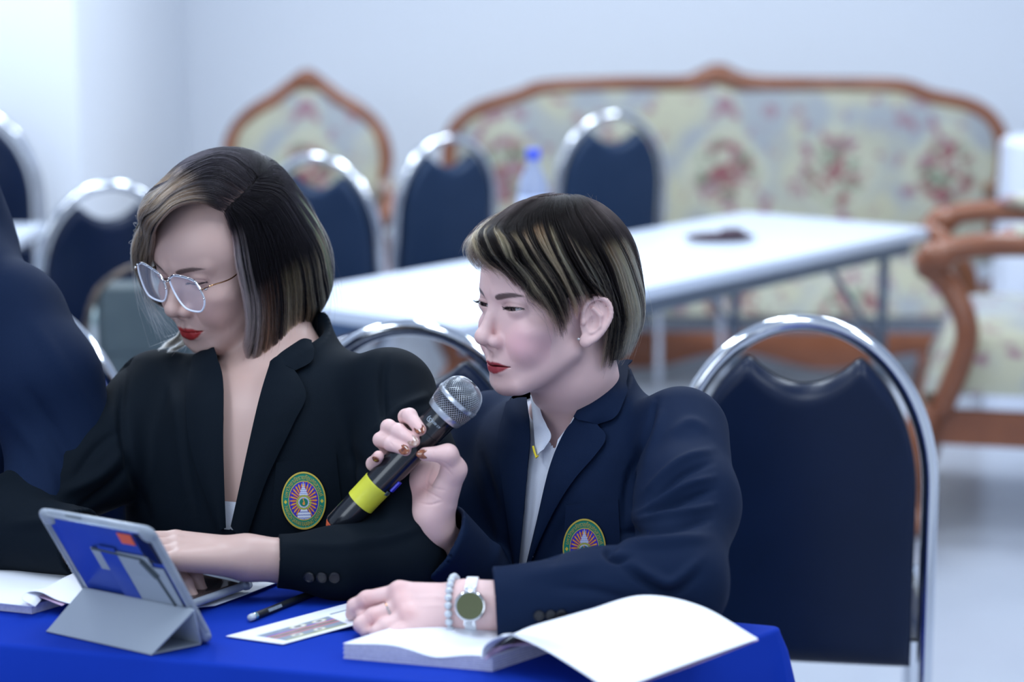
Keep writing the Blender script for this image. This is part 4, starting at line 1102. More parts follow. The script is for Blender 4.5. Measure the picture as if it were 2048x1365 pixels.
def add_to_body(par, parts):
    """the hands belong to the same skin object as the head"""
    o = [c for c in par.children if c.name.startswith('body')][0]; me = o.data
    n = len(me.vertices); V = np.empty(n*3, np.float32); me.vertices.foreach_get('co', V); V = V.reshape(-1, 3)
    k = len(me.polygons); F = np.empty(k*4, np.int32); me.loops.foreach_get('vertex_index', F); F = F.reshape(-1, 4)
    c = np.empty(n*4, np.float32); me.color_attributes['Col'].data.foreach_get('color', c); c = c.reshape(-1, 4)[:, :3]
    mi = np.empty(k, np.int32); me.polygons.foreach_get('material_index', mi)
    Vs, Fs = join((V, F), *[(p[0], p[1]) for p in parts]); m2 = mesh_np('body', Vs, Fs)
    set_col(m2, np.concatenate([c]+[p[2] for p in parts]))
    m2.polygons.foreach_set('material_index', np.concatenate([mi]+[np.full(len(p[1]), p[3]) for p in parts]).astype(np.int32))
    for m in me.materials: m2.materials.append(m)
    o.data = m2
add_to_body(PA, handsA); add_to_body(PB, handsB)

# nails of the hand on the microphone
M['nail'] = mat('brown_nail_lacquer', (0.10, 0.018, 0.010), 0.12, coat=1.0, noise=(260, 0.9, (0.34, 0.10, 0.03)))
M['nail_clear'] = mat('glitter_nail_lacquer', (0.50, 0.36, 0.32), 0.15, coat=1.0, noise=(300, 0.9, (0.30, 0.12, 0.07)))
def nail(tip, base, m, w=.0060, l=.0088, lift=.0062, face=None):
    d = unit(tip-base); tw = unit(CAM-tip) if face is None else unit(face); n = unit(tw-d*np.dot(tw, d)); s = np.cross(d, n)
    c = tip+n*lift-d*.0005; mb = MB(); mb.ball(c, (w, l, .0016), 20, 12, np.stack([s, d, n], 1)); mb.build('fingernail', m, PA, world=True, angle=80)
nail(D_(843, 864, -.0235), D_(820, 832, -.006), M['nail']); nail(D_(831, 886, -.0240), D_(800, 864, -.010), M['nail_clear'])
nail(D_(814, 903, -.0240), D_(784, 888, -.010), M['nail'], w=.0056); nail(D_(757, 911, -.0125), D_(747, 926, .008), M['nail'], w=.0045, l=.006)
nail(D_(848, 909, -.0245), D_(890, 909, -.026), M['nail'], w=.0054, lift=.0066)

# ------------------------------------------------------------------ clothes
def march(f, px, py, d0=1.9, d1=2.9):
    """depth-correct surface points under photo pixels; rays leave the photographer's place"""
    px = np.asarray(px, float).ravel(); py = np.asarray(py, float).ravel()
    r = _F[None]+((px-1024)/FPX)[:, None]*_R[None]+((682.5-py)/FPX)[:, None]*_U[None]
    t = np.full(len(px), d0); hit = np.zeros(len(px), bool)
    best = np.full(len(px), 1e9); bt = t.copy()
    for _ in range(90):
        P = (CAM+t[:, None]*r).astype(np.float32); d = ev(f, P)
        b = np.abs(d) < best; best = np.where(b, np.abs(d), best); bt = np.where(b, t, bt)
        hit |= d < 0.0004; t = np.where(hit, t, t+np.maximum(d, 0.0006)*0.8)
        t = np.minimum(t, d1)
    t = np.where(hit, t, bt)
    return CAM+t[:, None]*r
def grad(f, P, e=.002):
    P = np.asarray(P, np.float32)
    g = np.stack([ev(f, P+np.eye(3, dtype=np.float32)[i]*e)-ev(f, P-np.eye(3, dtype=np.float32)[i]*e) for i in range(3)], 1)
    return g/np.maximum(1e-9, np.linalg.norm(g, axis=1, keepdims=True))
def patch(f, A, B, n=40, m=12, off=.004, off2=None, t=.002, roll=0.0):
    """a cloth piece on surface f between two pixel edges A and B"""
    a = spline([(x, y, 0) for x, y in A], n); b = spline([(x, y, 0) for x, y in B], n)
    w = np.linspace(0, 1, m)[None, :, None]; G = a[:, None]*(1-w)+b[:, None]*w
    P = march(f, G[..., 0], G[..., 1]); N = grad(f, P)
    o = off if off2 is None else np.tile(np.linspace(off, off2, m)[None], (n, 1)).ravel()[:, None]
    if roll: o = o+(roll*np.sin(math.pi*np.tile(np.linspace(0, 1, m)[None], (n, 1)))).ravel()[:, None]
    P = P+N*o
    G3 = P.reshape(n, m, 3)
    # the slab helper thickens against its own normal: orient to the outside
    nn = np.cross(G3[1, 0]-G3[0, 0], G3[0, 1]-G3[0, 0])
    if np.dot(nn, N[0]) < 0: G3 = G3[:, ::-1]
    mb = MB(); mb.slab(G3, t); return mb
def wool(name, col, hi):
    return mat(name, col, 0.70, spec=0.07, sheen=0.01, noise=(7, 0.35, hi), bump=('noise', 1400, 0.35, 0.0006))
M['navy'] = wool('navy_suiting', (0.0050, 0.0125, 0.037), (0.0065, 0.0155, 0.046))
M['black'] = wool('black_suiting', (0.0030, 0.0062, 0.0110), (0.0042, 0.0085, 0.0150))
M['lining'] = mat('dark_lining', (0.004, 0.006, 0.012), 0.5, noise=(9, 0.3, (0.006, 0.008, 0.015)))
M['shirt'] = mat('white_cotton', (0.66, 0.70, 0.80), 0.8, noise=(20, 0.3, (0.62, 0.66, 0.78)), bump=('noise', 700, 0.3, 0.0008))
M['yellow'] = mat('yellow_trim', (0.75, 0.60, 0.03), 0.6, noise=(40, 0.3, (0.7, 0.5, 0.02)))
M['button'] = mat('dark_button', (0.005, 0.006, 0.010), 0.3, noise=(40, 0.4, (0.02, 0.022, 0.03)))

def neckhole(P, d, NB, TR, r=.058):
    a = NB+TR[:, 2]*.10+TR[:, 1]*.02; b = NB-TR[:, 2]*.05+TR[:, 1]*.01
    return cut(d, cap(P, a, b, r*1.05, r*.9), .012)
def stand(P, d, NB, TR, c=.048, r0=.080, r1=.067, k=.035):
    up = TR[:, 2]; n = unit(up+.5*TR[:, 1])
    q = cap(P, NB-up*.03, NB+up*.10+TR[:, 1]*.025, r0, r1)
    q = np.maximum(q, (P-NB.astype(np.float32))@n.astype(np.float32)-c)
    return sm(d, q, k)
def jacket_A0(P):
    return stand(P, torso(P, A_TR, A_S0, A_NB, A_LS, A_RS), A_NB, A_TR)
def sleeve_LA(P):
    d = chain(P, [A_LS, W(1375, 1010, 2.24), A_LE, W(1190, 1190, 2.125), W(985, 1212, 2.120)], [.056, .054, .050, .044, .040], .03)
    return d
def sleeve_RA(P):
    return chain(P, [A_RS, W(975, 1030, 2.50), A_RE, W(862, 1078, 2.29)], [.056, .052, .048, .050], .03)
cuffL = (W(990, 1213, 2.12), unit(W(990, 1213, 2.12)-W(1100, 1206, 2.122)))
cuffR = (W(880, 1080, 2.30), unit([-.80, -.22, .55]))
def clipend(P, d, inner, c, hollow=.0055, depth=.03):
    o, n = c; s = ((P-o.astype(np.float32))@n.astype(np.float32))
    d = np.maximum(d, s)                                     # cut square at the cuff
    cav = np.maximum(inner+hollow, -(s+depth)); return np.maximum(d, -cav)
def jacket_A(P):
    d = neckhole(P, jacket_A0(P), A_NB, A_TR)
    L = sleeve_LA(P); Rr = sleeve_RA(P)
    L = clipend(P, L, L, cuffL); Rr = clipend(P, Rr, Rr, cuffR)
    d = sm(d, Rr, .012); return sm(d, L, .016)
def cloth_mesh(f, pts, h, strokes, open_px=None, pad=.07):
    pts = np.array(pts); lo = pts.min(0)-pad; hi = pts.max(0)+pad; V, F = extract(f, lo, hi, h, m=4)
    if open_px is not None:
        N = vnormals(V, F); px = PX(V)
        k = in_poly(px, open_px[0]) & (px[:, 2] < open_px[1]) & (px[:, 2] > 2.24); bad = k[F].any(1)
        F = F[~bad]; u = np.unique(F); mp = np.full(len(V), -1); mp[u] = np.arange(len(u)); V = V[u]; F = mp[F]
    return folds(V, F, strokes), F
openA = [(1008, 735), (1010, 792), (1046, 802), (1050, 870), (1046, 950), (1034, 1150), (1053, 1150), (1082, 1045), (1114, 935), (1144, 866), (1178, 816), (1226, 745), (1150, 690), (1060, 740)]
FA = [  # (pixel line, width px, height m) ridges positive, valleys negative
 ([(1312, 800), (1300, 850), (1268, 920), (1252, 985), (1250, 1050)], 7, -.0050), ([(1325, 815), (1312, 870), (1285, 940)], 10, .0030),
 ([(1425, 900), (1360, 925), (1290, 985)], 9, .0055), ([(1425, 925), (1365, 950), (1300, 1005)], 7, -.0050),
 ([(1428, 955), (1370, 975), (1300, 1020), (1262, 1030)], 9, .0060), ([(1428, 980), (1370, 1000), (1290, 1035)], 7, -.0055),
 ([(1430, 1010), (1360, 1030), (1262, 1042)], 9, .0060), ([(1420, 1040), (1340, 1058), (1240, 1068)], 8, -.0060),
 ([(1415, 1075), (1330, 1085), (1235, 1090)], 12, .0060), ([(1235, 1093), (1215, 1105), (1230, 1118), (1260, 1116)], 7, -.0080),
 ([(1260, 1125), (1300, 1150), (1345, 1165), (1400, 1120)], 11, .0055), ([(1240, 1130), (1290, 1165), (1340, 1185), (1400, 1150)], 9, -.0045),
 ([(1418, 860), (1380, 845), (1340, 870)], 12, .003), ([(1190, 1125), (1130, 1140), (1040, 1152)], 16, .003),
 ([(1150, 1020), (1115, 1080), (1100, 1140)], 16, -.003), ([(985, 1000), (1000, 1070), (985, 1140)], 12, .003), ([(960, 900), (985, 990), (1000, 1060)], 10, -.003),
 ([(1100, 1175), (1180, 1180), (1260, 1200)], 12, -.003), ([(870, 1150), (900, 1120), (930, 1060)], 8, .002)]
FA = [(a, b*.9, c*1.35) for a, b, c in FA]
VA, FAc = cloth_mesh(jacket_A, [A_LS, A_RS, A_NB, A_LE, A_RE, cuffL[0], cuffR[0], A_S0-[0, 0, .47]], .0030, FA, (openA, 2.47))
BZA = link('blazer', mesh_np('blazer', VA, FAc), M['navy'], PA, True)

# shirt under the blazer: a slightly smaller torso, open at the throat, with a collar
def shirt_A(P):
    d = torso(P, A_TR, A_S0, A_NB, A_LS, A_RS)+.008
    return np.maximum(neckhole(P, d, A_NB, A_TR, .055), -((P-(A_S0-[0, 0, .42]))@np.array([0, 0, 1.0])))
shirtcut = [(1072, 780), (1079, 830), (1094, 872), (1108, 894), (1120, 890), (1140, 866), (1184, 806), (1215, 740), (1150, 690), (1070, 720)]
VS, FS = cloth_mesh(shirt_A, [A_LS, A_RS, A_NB, A_S0-[0, 0, .42]], .0025, [([(1095, 905), (1090, 1000), (1062, 1100)], 4, -.0022), ([(1080, 950), (1070, 1040), (1050, 1120)], 6, .002)], (shirtcut, 2.47), .05)
SH = link('polo_shirt', mesh_np('polo_shirt', VS, FS), M['shirt'], PA, True)
jf = jacket_A0
col1 = patch(jf, [(1060, 790), (1064, 830), (1068, 880), (1072, 915)], [(1076, 790), (1086, 835), (1104, 872), (1090, 900)], 24, 8, -.001, .003, .002, .003)
col1.build('shirt_collar', M['shirt'], SH, world=False)
col2 = patch(jf, [(1176, 792), (1148, 838), (1117, 880)], [(1188, 812), (1156, 868), (1110, 912)], 16, 6, .002, .003, .002)
col2.build('shirt_collar', M['shirt'], SH, world=False)
tb = MB(); tb.tube(march(lambda P: jf(P)-.004, [1066, 1069, 1073, 1076], [893, 905, 916, 912]), .0014, 8); tb.build('collar_trim', M['yellow'], SH)
# lapels, collar, pocket
lap = patch(jf, [(1152, 838), (1130, 866), (1102, 935), (1076, 1045), (1058, 1120), (1052, 1150)], [(1196, 852), (1213, 885), (1152, 960), (1114, 1020), (1080, 1092), (1058, 1150)], 50, 14, .004, .0065, .0025, .003)
lap.build('lapel', M['navy'], BZA)
clr = patch(jf, [(1212, 748), (1196, 768), (1170, 806), (1150, 840)], [(1258, 728), (1256, 765), (1238, 834), (1196, 853)], 30, 14, .006, .0065, .0025, .004)
clr.build('collar', M['navy'], BZA)
lap2 = patch(jf, [(1056, 800), (1063, 870), (1057, 950), (1048, 1060), (1040, 1150)], [(1020, 810), (1002, 885), (1010, 960), (1024, 1060), (1034, 1150)], 40, 10, .004, .006, .0025, .002)
lap2.build('lapel', M['navy'], BZA)
pk = patch(jf, [(1133, 1012), (1190, 1004), (1236, 999)], [(1124, 1160), (1190, 1165), (1245, 1160)], 24, 20, .0022, None, .002)
pk.build('breast_pocket', M['navy'], BZA)
def buttons(f, pts, parent, m, r=.0058, off=.0035):
    P = march(f, [p[0] for p in pts], [p[1] for p in pts]); N = grad(f, P)
    for p, n in zip(P, N):
        mb = MB(); mb.lathe([(r*.98, 0), (r, .0012), (r*.9, .0024), (r*.75, .0026), (r*.68, .0018), (.0001, .0018)], p+n*off*.3, n, 20); mb.build('sleeve_button', m, parent)
        sb = MB()
buttons(jacket_A, [(1078, 1231), (1102, 1230), (1124, 1229)], BZA, M['button'])

# ---- the black blazer
def sleeve_LB(P): return chain(P, [B_LS, W(815, 930, 2.36), B_LE, W(680, 1126, 2.262), W(560, 1123, 2.250)], [.058, .054, .047, .036, .0305], .03)
def sleeve_RB(P): return chain(P, [B_RS, W(205, 920, 2.46), B_RE, W(160, 1084, 2.305)], [.058, .054, .050, .040], .03)
cuffLB = (W(556, 1123, 2.250), unit(W(556, 1123, 2.250)-W(680, 1126, 2.262)))
cuffRB = (W(165, 1084, 2.305), unit(W(165, 1084, 2.305)-B_RE))
jfB = lambda P: stand(P, torso(P, B_TR, B_S0, B_NB, B_LS, B_RS, 1.08, 0.02), B_NB, B_TR)
def jacket_B(P):
    d = neckhole(P, jfB(P), B_NB, B_TR, .062)
    L = sleeve_LB(P); Rr = sleeve_RB(P)
    L = clipend(P, L, L, cuffLB, .0055); Rr = clipend(P, Rr, Rr, cuffRB)
    return sm(sm(d, Rr, .018), L, .018)
openB = [(415, 640), (420, 690), (438, 752), (438, 900), (450, 1058), (468, 1058), (492, 980), (510, 900), (534, 800), (556, 735), (612, 695), (560, 640)]
FB = [([(268, 680), (245, 760), (245, 850), (262, 940), (300, 1040)], 9, -.006), ([(780, 700), (765, 760), (770, 840), (790, 920)], 8, -.005),
 ([(860, 790), (800, 820), (745, 870)], 10, .005), ([(862, 830), (810, 850), (760, 900)], 8, -.005), ([(850, 1050), (780, 1075), (700, 1082)], 12, .004),
 ([(250, 900), (200, 950), (120, 990)], 12, .006), ([(255, 935), (205, 985), (140, 1030)], 9, -.006), ([(240, 860), (190, 900), (150, 960)], 10, -.004),
 ([(180, 1010), (110, 1040), (20, 1050)], 12, .005), ([(330, 720), (360, 850), (380, 1000)], 16, .003), ([(560, 1085), (650, 1092), (740, 1090)], 9, .0015), ([(690, 900), (740, 960), (760, 1050)], 14, -.004), ([(370, 770), (372, 900), (395, 1040)], 8, -.003)]
FB = [(a, b, c*1.3) for a, b, c in FB]
VBj, FBj = cloth_mesh(jacket_B, [B_LS, B_RS, B_NB, B_LE, B_RE, cuffLB[0], cuffRB[0], B_S0-[0, 0, .46]], .0032, FB, (openB, 2.50))
BZB = link('blazer', mesh_np('blazer', VBj, FBj), M['black'], PB, True)
def top_B(P): return np.maximum(jfB(P)+.007, ((P-W(465, 941, 2.40))@np.array([0, 0, 1.0])))
VT, FT = extract(lambda P: np.maximum(top_B(P), -((P-(B_S0-[0, 0, .4]))@np.array([0, 0, 1.0]))), B_S0-[.25, .2, .42], B_S0+[.25, .2, -.1], .004)
link('white_top', mesh_np('white_top', VT, FT), M['shirt'], PB, True)
patch(jfB, [(541, 728), (520, 800), (497, 900), (480, 980), (464, 1052)], [(572, 722), (612, 790), (588, 850), (536, 960), (496, 1078)], 50, 14, .004, .007, .0025, .004).build('lapel', M['black'], BZB)
patch(jfB, [(598, 690), (565, 712), (545, 730)], [(625, 690), (625, 728), (592, 748)], 24, 10, .006, .0065, .0025, .003).build('collar', M['black'], BZB)
patch(jfB, [(430, 700), (448, 760), (449, 900), (455, 1055)], [(390, 720), (378, 790), (388, 900), (440, 1060)], 40, 12, .004, .006, .0025, .003).build('lapel', M['black'], BZB)
patch(jfB, [(553, 926), (612, 916), (671, 906)], [(540, 1078), (610, 1080), (690, 1076)], 24, 20, .0022, None, .002).build('breast_pocket', M['black'], BZB)
buttons(jacket_B, [(619, 1154), (644, 1155), (669, 1155)], BZB, M['button'], .0064)
# ------------------------------------------------------------------ lower bodies (seated)
def seated(P, hips, TR, fwd_len, foot_drop, side_w=.085):
    f = TR[:, 1]; r = TR[:, 0]; v = None
    for s in (-1, 1):
        h = hips+r*s*side_w; k = h+f*fwd_len*np.array([1, 1, 0])+r*s*.02+np.array([0, 0, -.01]); a = k+f*.02+np.array([0, 0, -(k[2]-.09)]); t = a+f*.14+np.array([0, 0, -.05])
        c = chain(P, [h, k, a, t], [.085, .062, .042, .036], .03); v = c if v is None else sm(v, c, .03)
    return np.maximum(v, -(P[:, 2]-.004))
M['trousers'] = wool('dark_trousers', (0.004, 0.006, 0.010), (0.006, 0.008, 0.013))
def legs_obj(par, S0, TR, back):
    hips = np.array([S0[0], S0[1], 0])-TR[:, 1]*back; hips[2] = .555
    fn = lambda P: seated(P, hips, TR, .36, 0)
    c = hips+TR[:, 1]*.25; V, F = extract(fn, [c[0]-.5, c[1]-.5, -.02], [c[0]+.5, c[1]+.5, .70], .010)
    link('trousers', mesh_np('trousers', V, F), M['trousers'], par, True)
legs_obj(PA, A_S0, frame(20, 0), .07); legs_obj(PB, B_S0, frame(10, 0), .05)

# the person cut off by the left edge
PC = empty('person', (-0.80, 2.72, 0)); tag(PC, 'person in a dark jacket cut off by the left edge, only shoulder and arm showing', 'person')
C_NB = W(-95, 452, 2.62); C_LS = W(18, 640, 2.50); C_RS = W(-330, 560, 2.70); C_LE = W(128, 905, 2.46); C_LW = T(20, 1120, .80); C_TR = frame(28, 0); C_S0 = (C_LS+C_RS)/2
def jacket_C(P):
    d = stand(P, torso(P, C_TR, C_S0, C_NB, C_LS, C_RS, 1.1, .0), C_NB, C_TR)
    d = sm(d, chain(P, [C_NB-[0, 0, .06], C_LS], [.06, .055], .03), .04)
    d = neckhole(P, d, C_NB, C_TR, .06)
    L = chain(P, [C_LS, W(85, 770, 2.46), C_LE, W(40, 1060, 2.36)], [.070, .066, .058, .040], .04)
    Rr = chain(P, [C_RS, C_RS+[-.06, -.05, -.22], C_RS+[.04, -.26, -.25]], [.062, .056, .042], .03)
    return sm(sm(d, L, .03), Rr, .03)
VC, FC = cloth_mesh(jacket_C, [C_LS, C_RS, C_NB, C_LE, W(40, 1060, 2.36), C_RS+[.04, -.26, -.25], C_S0-[0, 0, .5]], .006, [([(60, 640), (140, 760), (200, 860)], 14, .004), ([(40, 760), (120, 880), (170, 980)], 14, -.006), ([(10, 820), (90, 930), (110, 1040)], 14, .005)], None, .09)
link('jacket', mesh_np('jacket', VC, FC), M['navy'], PC, True)
C_R = frame(30, 8); C_C = C_NB+np.array([-.07, -.05, .175]); C_ST = dict(B_ST); C_ST.update(eye_open=.3, eye_dz=0)
def skin_C(P): return sm(head_sdf(to_head(P, C_C, C_R), C_ST)*.01, cap(P, from_head((0, -2, -4), C_C, C_R), C_NB-[0, 0, .02], .053, .06), .02)
Vc, Fc = extract(skin_C, C_C-[.13, .15, .24], C_C+[.13, .15, .14], .0035); cc = face_cols(((Vc-C_C)@C_R)*100, C_ST)
me = mesh_np('body', Vc, Fc); set_col(me, cc); link('body', me, M['skin'], PC, True)
fC = lambda Q: shell_A(Q)+.5
Vh, Fh = extract(fC, (-13, -16, -13), (13, 14, 14), .5); kk = ((Vh[:, 1] < 2) | (Vh[:, 2] > 5.5)) & (Vh[:, 2] > -8); Fh = Fh[kk[Fh].all(1)]
link('hair', mesh_np('hair', C_C+(Vh*.01)@C_R.T, Fh), M['hair_under'], PC, True)

# ------------------------------------------------------------------ embroidered badges
def text_mesh(body, size=1.0):
    cu = bpy.data.curves.new('lettering', 'FONT'); cu.body = body; cu.size = size; cu.resolution_u = 3; cu.align_x = 'LEFT'
    o = bpy.data.objects.new('lettering', cu); COL.objects.link(o)
    dg = bpy.context.evaluated_depsgraph_get(); dg.update(); ev_ = o.evaluated_get(dg); me = ev_.to_mesh()
    V = np.array([v.co[:] for v in me.vertices]) if len(me.vertices) else np.zeros((0, 3)); F = [tuple(p.vertices) for p in me.polygons]
    ev_.to_mesh_clear(); bpy.data.objects.remove(o); bpy.data.curves.remove(cu); return V, F
M['thread'] = mat('embroidery_thread', (0.5, 0.5, 0.1), 0.6, vcol='Col', bump=('noise', 1600, 0.4, 0.0005))
M['gold'] = mat('gold_thread', (0.50, 0.40, 0.07), 0.5, noise=(400, 0.5, (0.38, 0.28, 0.04)))
def badge(f, c, rx, ry, rot, parent, off=.0046):
    nr, na = 90, 300
    rr = np.linspace(0.0, 1.0, nr); aa = np.linspace(0, 2*math.pi, na, endpoint=False)
    Rr, Aa = np.meshgrid(rr, aa, indexing='ij'); X = Rr*np.sin(Aa); Y = Rr*np.cos(Aa)
    def topx(X, Y):
        cs, sn = math.cos(rot), math.sin(rot); x = rx*X; y = -ry*Y; return c[0]+x*cs-y*sn, c[1]+x*sn+y*cs
    px, py = topx(X, Y); P = march(f, px, py); N = grad(f, P, .004)
    dome = (off+.0006*(Rr > .93))[..., None].reshape(-1, 1)
    P = P+N*dome
    F = [(i*na+j, i*na+(j+1) % na, (i+1)*na+(j+1) % na, (i+1)*na+j) for i in range(nr-1) for j in range(na)]
    col = np.zeros((nr, na, 3)); gold = np.array([.48, .36, .05]); green = np.array([.0, .20, .13]); blue = np.array([.02, .02, .42])
    col[:] = blue; r_in = .66
    # flames
    k = 26; ph = (Aa/(2*math.pi)*k) % 1.0; tri = np.abs(ph-.5)*2; tip = .40+.24*(1-tri)**.7; wob = .06*np.sin(Rr*40+Aa*3)
    fl = (Rr < tip+wob) & (tri < .75); col[fl] = (.42, .06, .03)
    core = (np.abs(ph-.5) < .16) & (Rr < tip-.02); col[core] = (.70, .36, .06)
    # spired stupa
    w = np.interp(Y, [.14, .22, .26, .33, .36, .42, .46, .52, .60, .66], [.15, .20, .17, .12, .15, .08, .06, .03, .018, .01])
    st = (np.abs(X) < w) & (Y > .14) & (Y < .66); col[st] = (.30, .34, .62); st2 = st & (np.sin(Y*95) > .2); col[st2] = (.62, .66, .80)
    base = (np.abs(X) < np.interp(Y, [-.62, -.5, -.42, -.38, -.30, -.24], [.30, .30, .26, .17, .14, .14])) & (Y < -.22) & (Y > -.64); col[base] = (.66, .70, .82); col[base & (np.sin(Y*60) > .55)] = (.18, .22, .50)
    d = np.hypot(X, (Y+.06)*ry/rx*1.0)
    col[d < .34] = (.28, .32, .05); col[(d < .34) & (np.sin(np.arctan2(X, Y+.06)*24) > .3)] = (.46, .42, .08)
    col[d < .25] = (.62, .66, .80); col[(d < .25) & (np.sin(np.arctan2(X, Y+.06)*26) > .5)] = (.05, .08, .30); col[d < .19] = (0, .17, .11)
    fm = (np.hypot(X*1.3, (Y+.10)*ry/rx) < .075) | ((np.abs(X+.02*np.sin(Y*30)) < .022) & (Y < .09) & (Y > -.12)); col[fm] = (.70, .26, .05)
    ring = Rr > r_in; col[ring] = green; col[(Rr > r_in) & (Rr < r_in+.035)] = gold; col[Rr > .94] = gold
    for s in (-1, 1):
        dd = np.abs(X-s*.82)*1.0+np.abs(Y+.03)*1.0; col[dd < .075] = (.62, .48, .05)
    V = P; me = mesh_np('badge', V, np.array(F)); set_col(me, col.reshape(-1, 3)); b = link('embroidered_badge', me, M['thread'], parent)
    # lettering around the rim
    mb = MB()
    for (body, a0, a1, top) in (('มหาวิทยาลัยราชภัฏนครสวรรค์', -1.40, 1.40, True), ('NAKHON SAWAN RAJABHAT UNIVERSITY', math.pi+1.36, math.pi-1.36, False)):
        TV, TF = text_mesh(body)
        if len(TV) == 0: continue
        w0, w1 = TV[:, 0].min(), TV[:, 0].max(); ca = 0.7
        t = (TV[:, 0]-w0)/(w1-w0); a = a0+(a1-a0)*t
        h = .155; y = TV[:, 1]/ca
        R_ = (.735+h*y) if top else (.885-h*y)
        x_, y_ = topx(R_*np.sin(a), R_*np.cos(a)); Q = march(f, x_, y_); Nn = grad(f, Q, .004); mb.add(Q+Nn*(off+.0007), TF)
    if mb.v: link('lettering', mb.mesh('lettering', False), M['gold'], b)
badge(jf, (1171, 1095), 42, 58, 0.0, BZA); badge(jfB, (608, 1001), 43.5, 57, -.03, BZB)

# ------------------------------------------------------------------ the blue draped table
def lineX(p, d, q, e):
    A_ = np.array([[d[0], -e[0]], [d[1], -e[1]]]); s = np.linalg.solve(A_, (q-p)[:2]); return p+d*s[0]
K = T(1575, 1253, .75); e1 = unit(T(561, 1161, .75)-K); eE = unit([-.206, -.205, 0]); n0 = T(0, 1290, .75); n1 = T(440, 1330, .75); eN = unit(n1-n0)
NR = lineX(K, eE, n0, eN); FL = K+e1*1.75; NL = n0-eN*.75
tb_ = empty('meeting_table', (NR+FL)/2*[1, 1, 0], 0, 'meeting table hidden under the royal blue cloth', 'table')
poly = [K, FL, NL, NR]
mb = MB(); cen = sum(poly)/4
ins = [cen+(p-cen)*.985 for p in poly]
mb.add([p+[0, 0, -.006] for p in ins]+[p+[0, 0, -.030] for p in ins], [(0, 1, 2, 3), (7, 6, 5, 4)]+[(i, i+4, (i+1) % 4+4, (i+1) % 4) for i in range(4)])
mb.build('tabletop', M['laminate'], tb_, smooth=False, world=True)
for p in [cen+(p-cen)*.90 for p in poly]:
    mb = MB(); mb.tube([p*[1, 1, 0]+[0, 0, .725], p*[1, 1, 0]+[0, 0, .01]], .016, 10); mb.build('leg', M['table_metal'], tb_, world=True)
# cloth: closed outline resampled, rounded at the corners
out = []
for i in range(4):
    a, b, c_ = poly[i-1], poly[i], poly[(i+1) % 4]; r = .020
    p0 = b+unit(a-b)*r; p2 = b+unit(c_-b)*r
    for t in np.linspace(0, 1, 7): out.append((1-t)**2*p0+2*t*(1-t)*b+t*t*p2)
    L = np.linalg.norm(c_-b)-2*r; n = max(2, int(L/.010))
    for t in np.linspace(0, 1, n+2)[1:-1]: out.append(p2+(unit(c_-b)*L)*t)
out = np.array(out); N_ = len(out)
tan = np.roll(out, -1, 0)-np.roll(out, 1, 0); nor = np.stack([tan[:, 1], -tan[:, 0], np.zeros(N_)], 1); nor /= np.linalg.norm(nor, axis=1, keepdims=True)
if ((out-cen)*nor).sum(1).mean() < 0: nor = -nor
s_ = np.concatenate([[0], np.cumsum(np.linalg.norm(np.diff(out, axis=0), axis=1))])
rows = []
for (k, ins_, dz) in [(0, None, 0)]+[]: pass
for q in (.0, .5, .8, .95): rows.append(cen+(out-cen)*(q if q else .02)+[0, 0, .0004])
for a in np.linspace(0, math.pi/2, 6): rows.append(out+nor*(.006*math.sin(a)-.006)+np.array([0, 0, -.006*(1-math.cos(a))])[None]+[0, 0, .0004])
cornerw = np.zeros(N_)
for p in poly: cornerw += np.exp(-(np.linalg.norm(out-p, axis=1)/.07)**2)
for dz in list(np.linspace(.02, .62, 26)):
    amp = .016*min(1, dz/.30); w = np.sin(s_*21)*.5+np.sin(s_*37+1.3)*.35+np.sin(s_*9+2)*.5
    rows.append(out+nor*((.004+dz*.05)+amp*w+cornerw*dz*.16)[:, None]*1.0+np.array([0, 0, -dz-.006]))
G = np.array(rows); G = np.concatenate([G, G[:, :1]], 1)
mb = MB(); mb.grid(G); o = mb.build('blue_tablecloth', M['cloth'], angle=80); tag(o, 'royal blue cloth draped over the meeting table in front', 'tablecloth')
for p_ in []: pass

# ------------------------------------------------------------------ microphone
M['micblack'] = mat('gloss_black_paint', (0.006, 0.008, 0.013), 0.22, spec=0.5, coat=0.4, noise=(30, 0.3, (0.01, 0.012, 0.018)))
M['mesh_steel'] = mat('silver_wire', (0.52, 0.55, 0.60), 0.30, metal=0.85, noise=(60, 0.3, (0.42, 0.45, 0.50)))
M['band'] = mat('silver_band', (0.55, 0.58, 0.64), 0.28, metal=0.8, noise=(40, 0.2, (0.48, 0.5, 0.56)))
M['foam'] = mat('dark_foam', (0.006, 0.006, 0.008), 0.95, noise=(60, 0.5, (0.012, 0.012, 0.014)))
M['tape'] = mat('yellow_tape', (0.66, 0.66, 0.05), 0.35, noise=(40, 0.35, (0.58, 0.60, 0.07)), bump=('noise', 120, 0.25, 0.001))
M['orange'] = mat('orange_plastic', (0.75, 0.13, 0.05), 0.35, noise=(40, 0.3, (0.68, 0.10, 0.04)))
M['blueplastic'] = mat('blue_switch', (0.04, 0.04, 0.60), 0.3, noise=(80, 0.3, (0.05, 0.06, 0.7)))
m0 = W(673, 1056, 2.283); m1 = W(915, 801, 2.262); ax_m = unit(m1-m0); Lm = np.linalg.norm(m1-m0)
mic = empty('microphone', m0, 0, 'black wireless microphone with yellow tape band held in front of the mouth', 'microphone')
rel = lambda p: np.asarray(p)-m0
mb = MB(); mb.lathe([(.001, 0), (.0150, .0005), (.0166, .003), (.0168, .020), (.0170, .060), (.0176, .115), (.0182, .145), (.0188, Lm-.027), (.0196, Lm-.021), (.0205, Lm-.0205)], (0, 0, 0), ax_m, 48); mb.build('handle', M['micblack'], mic)
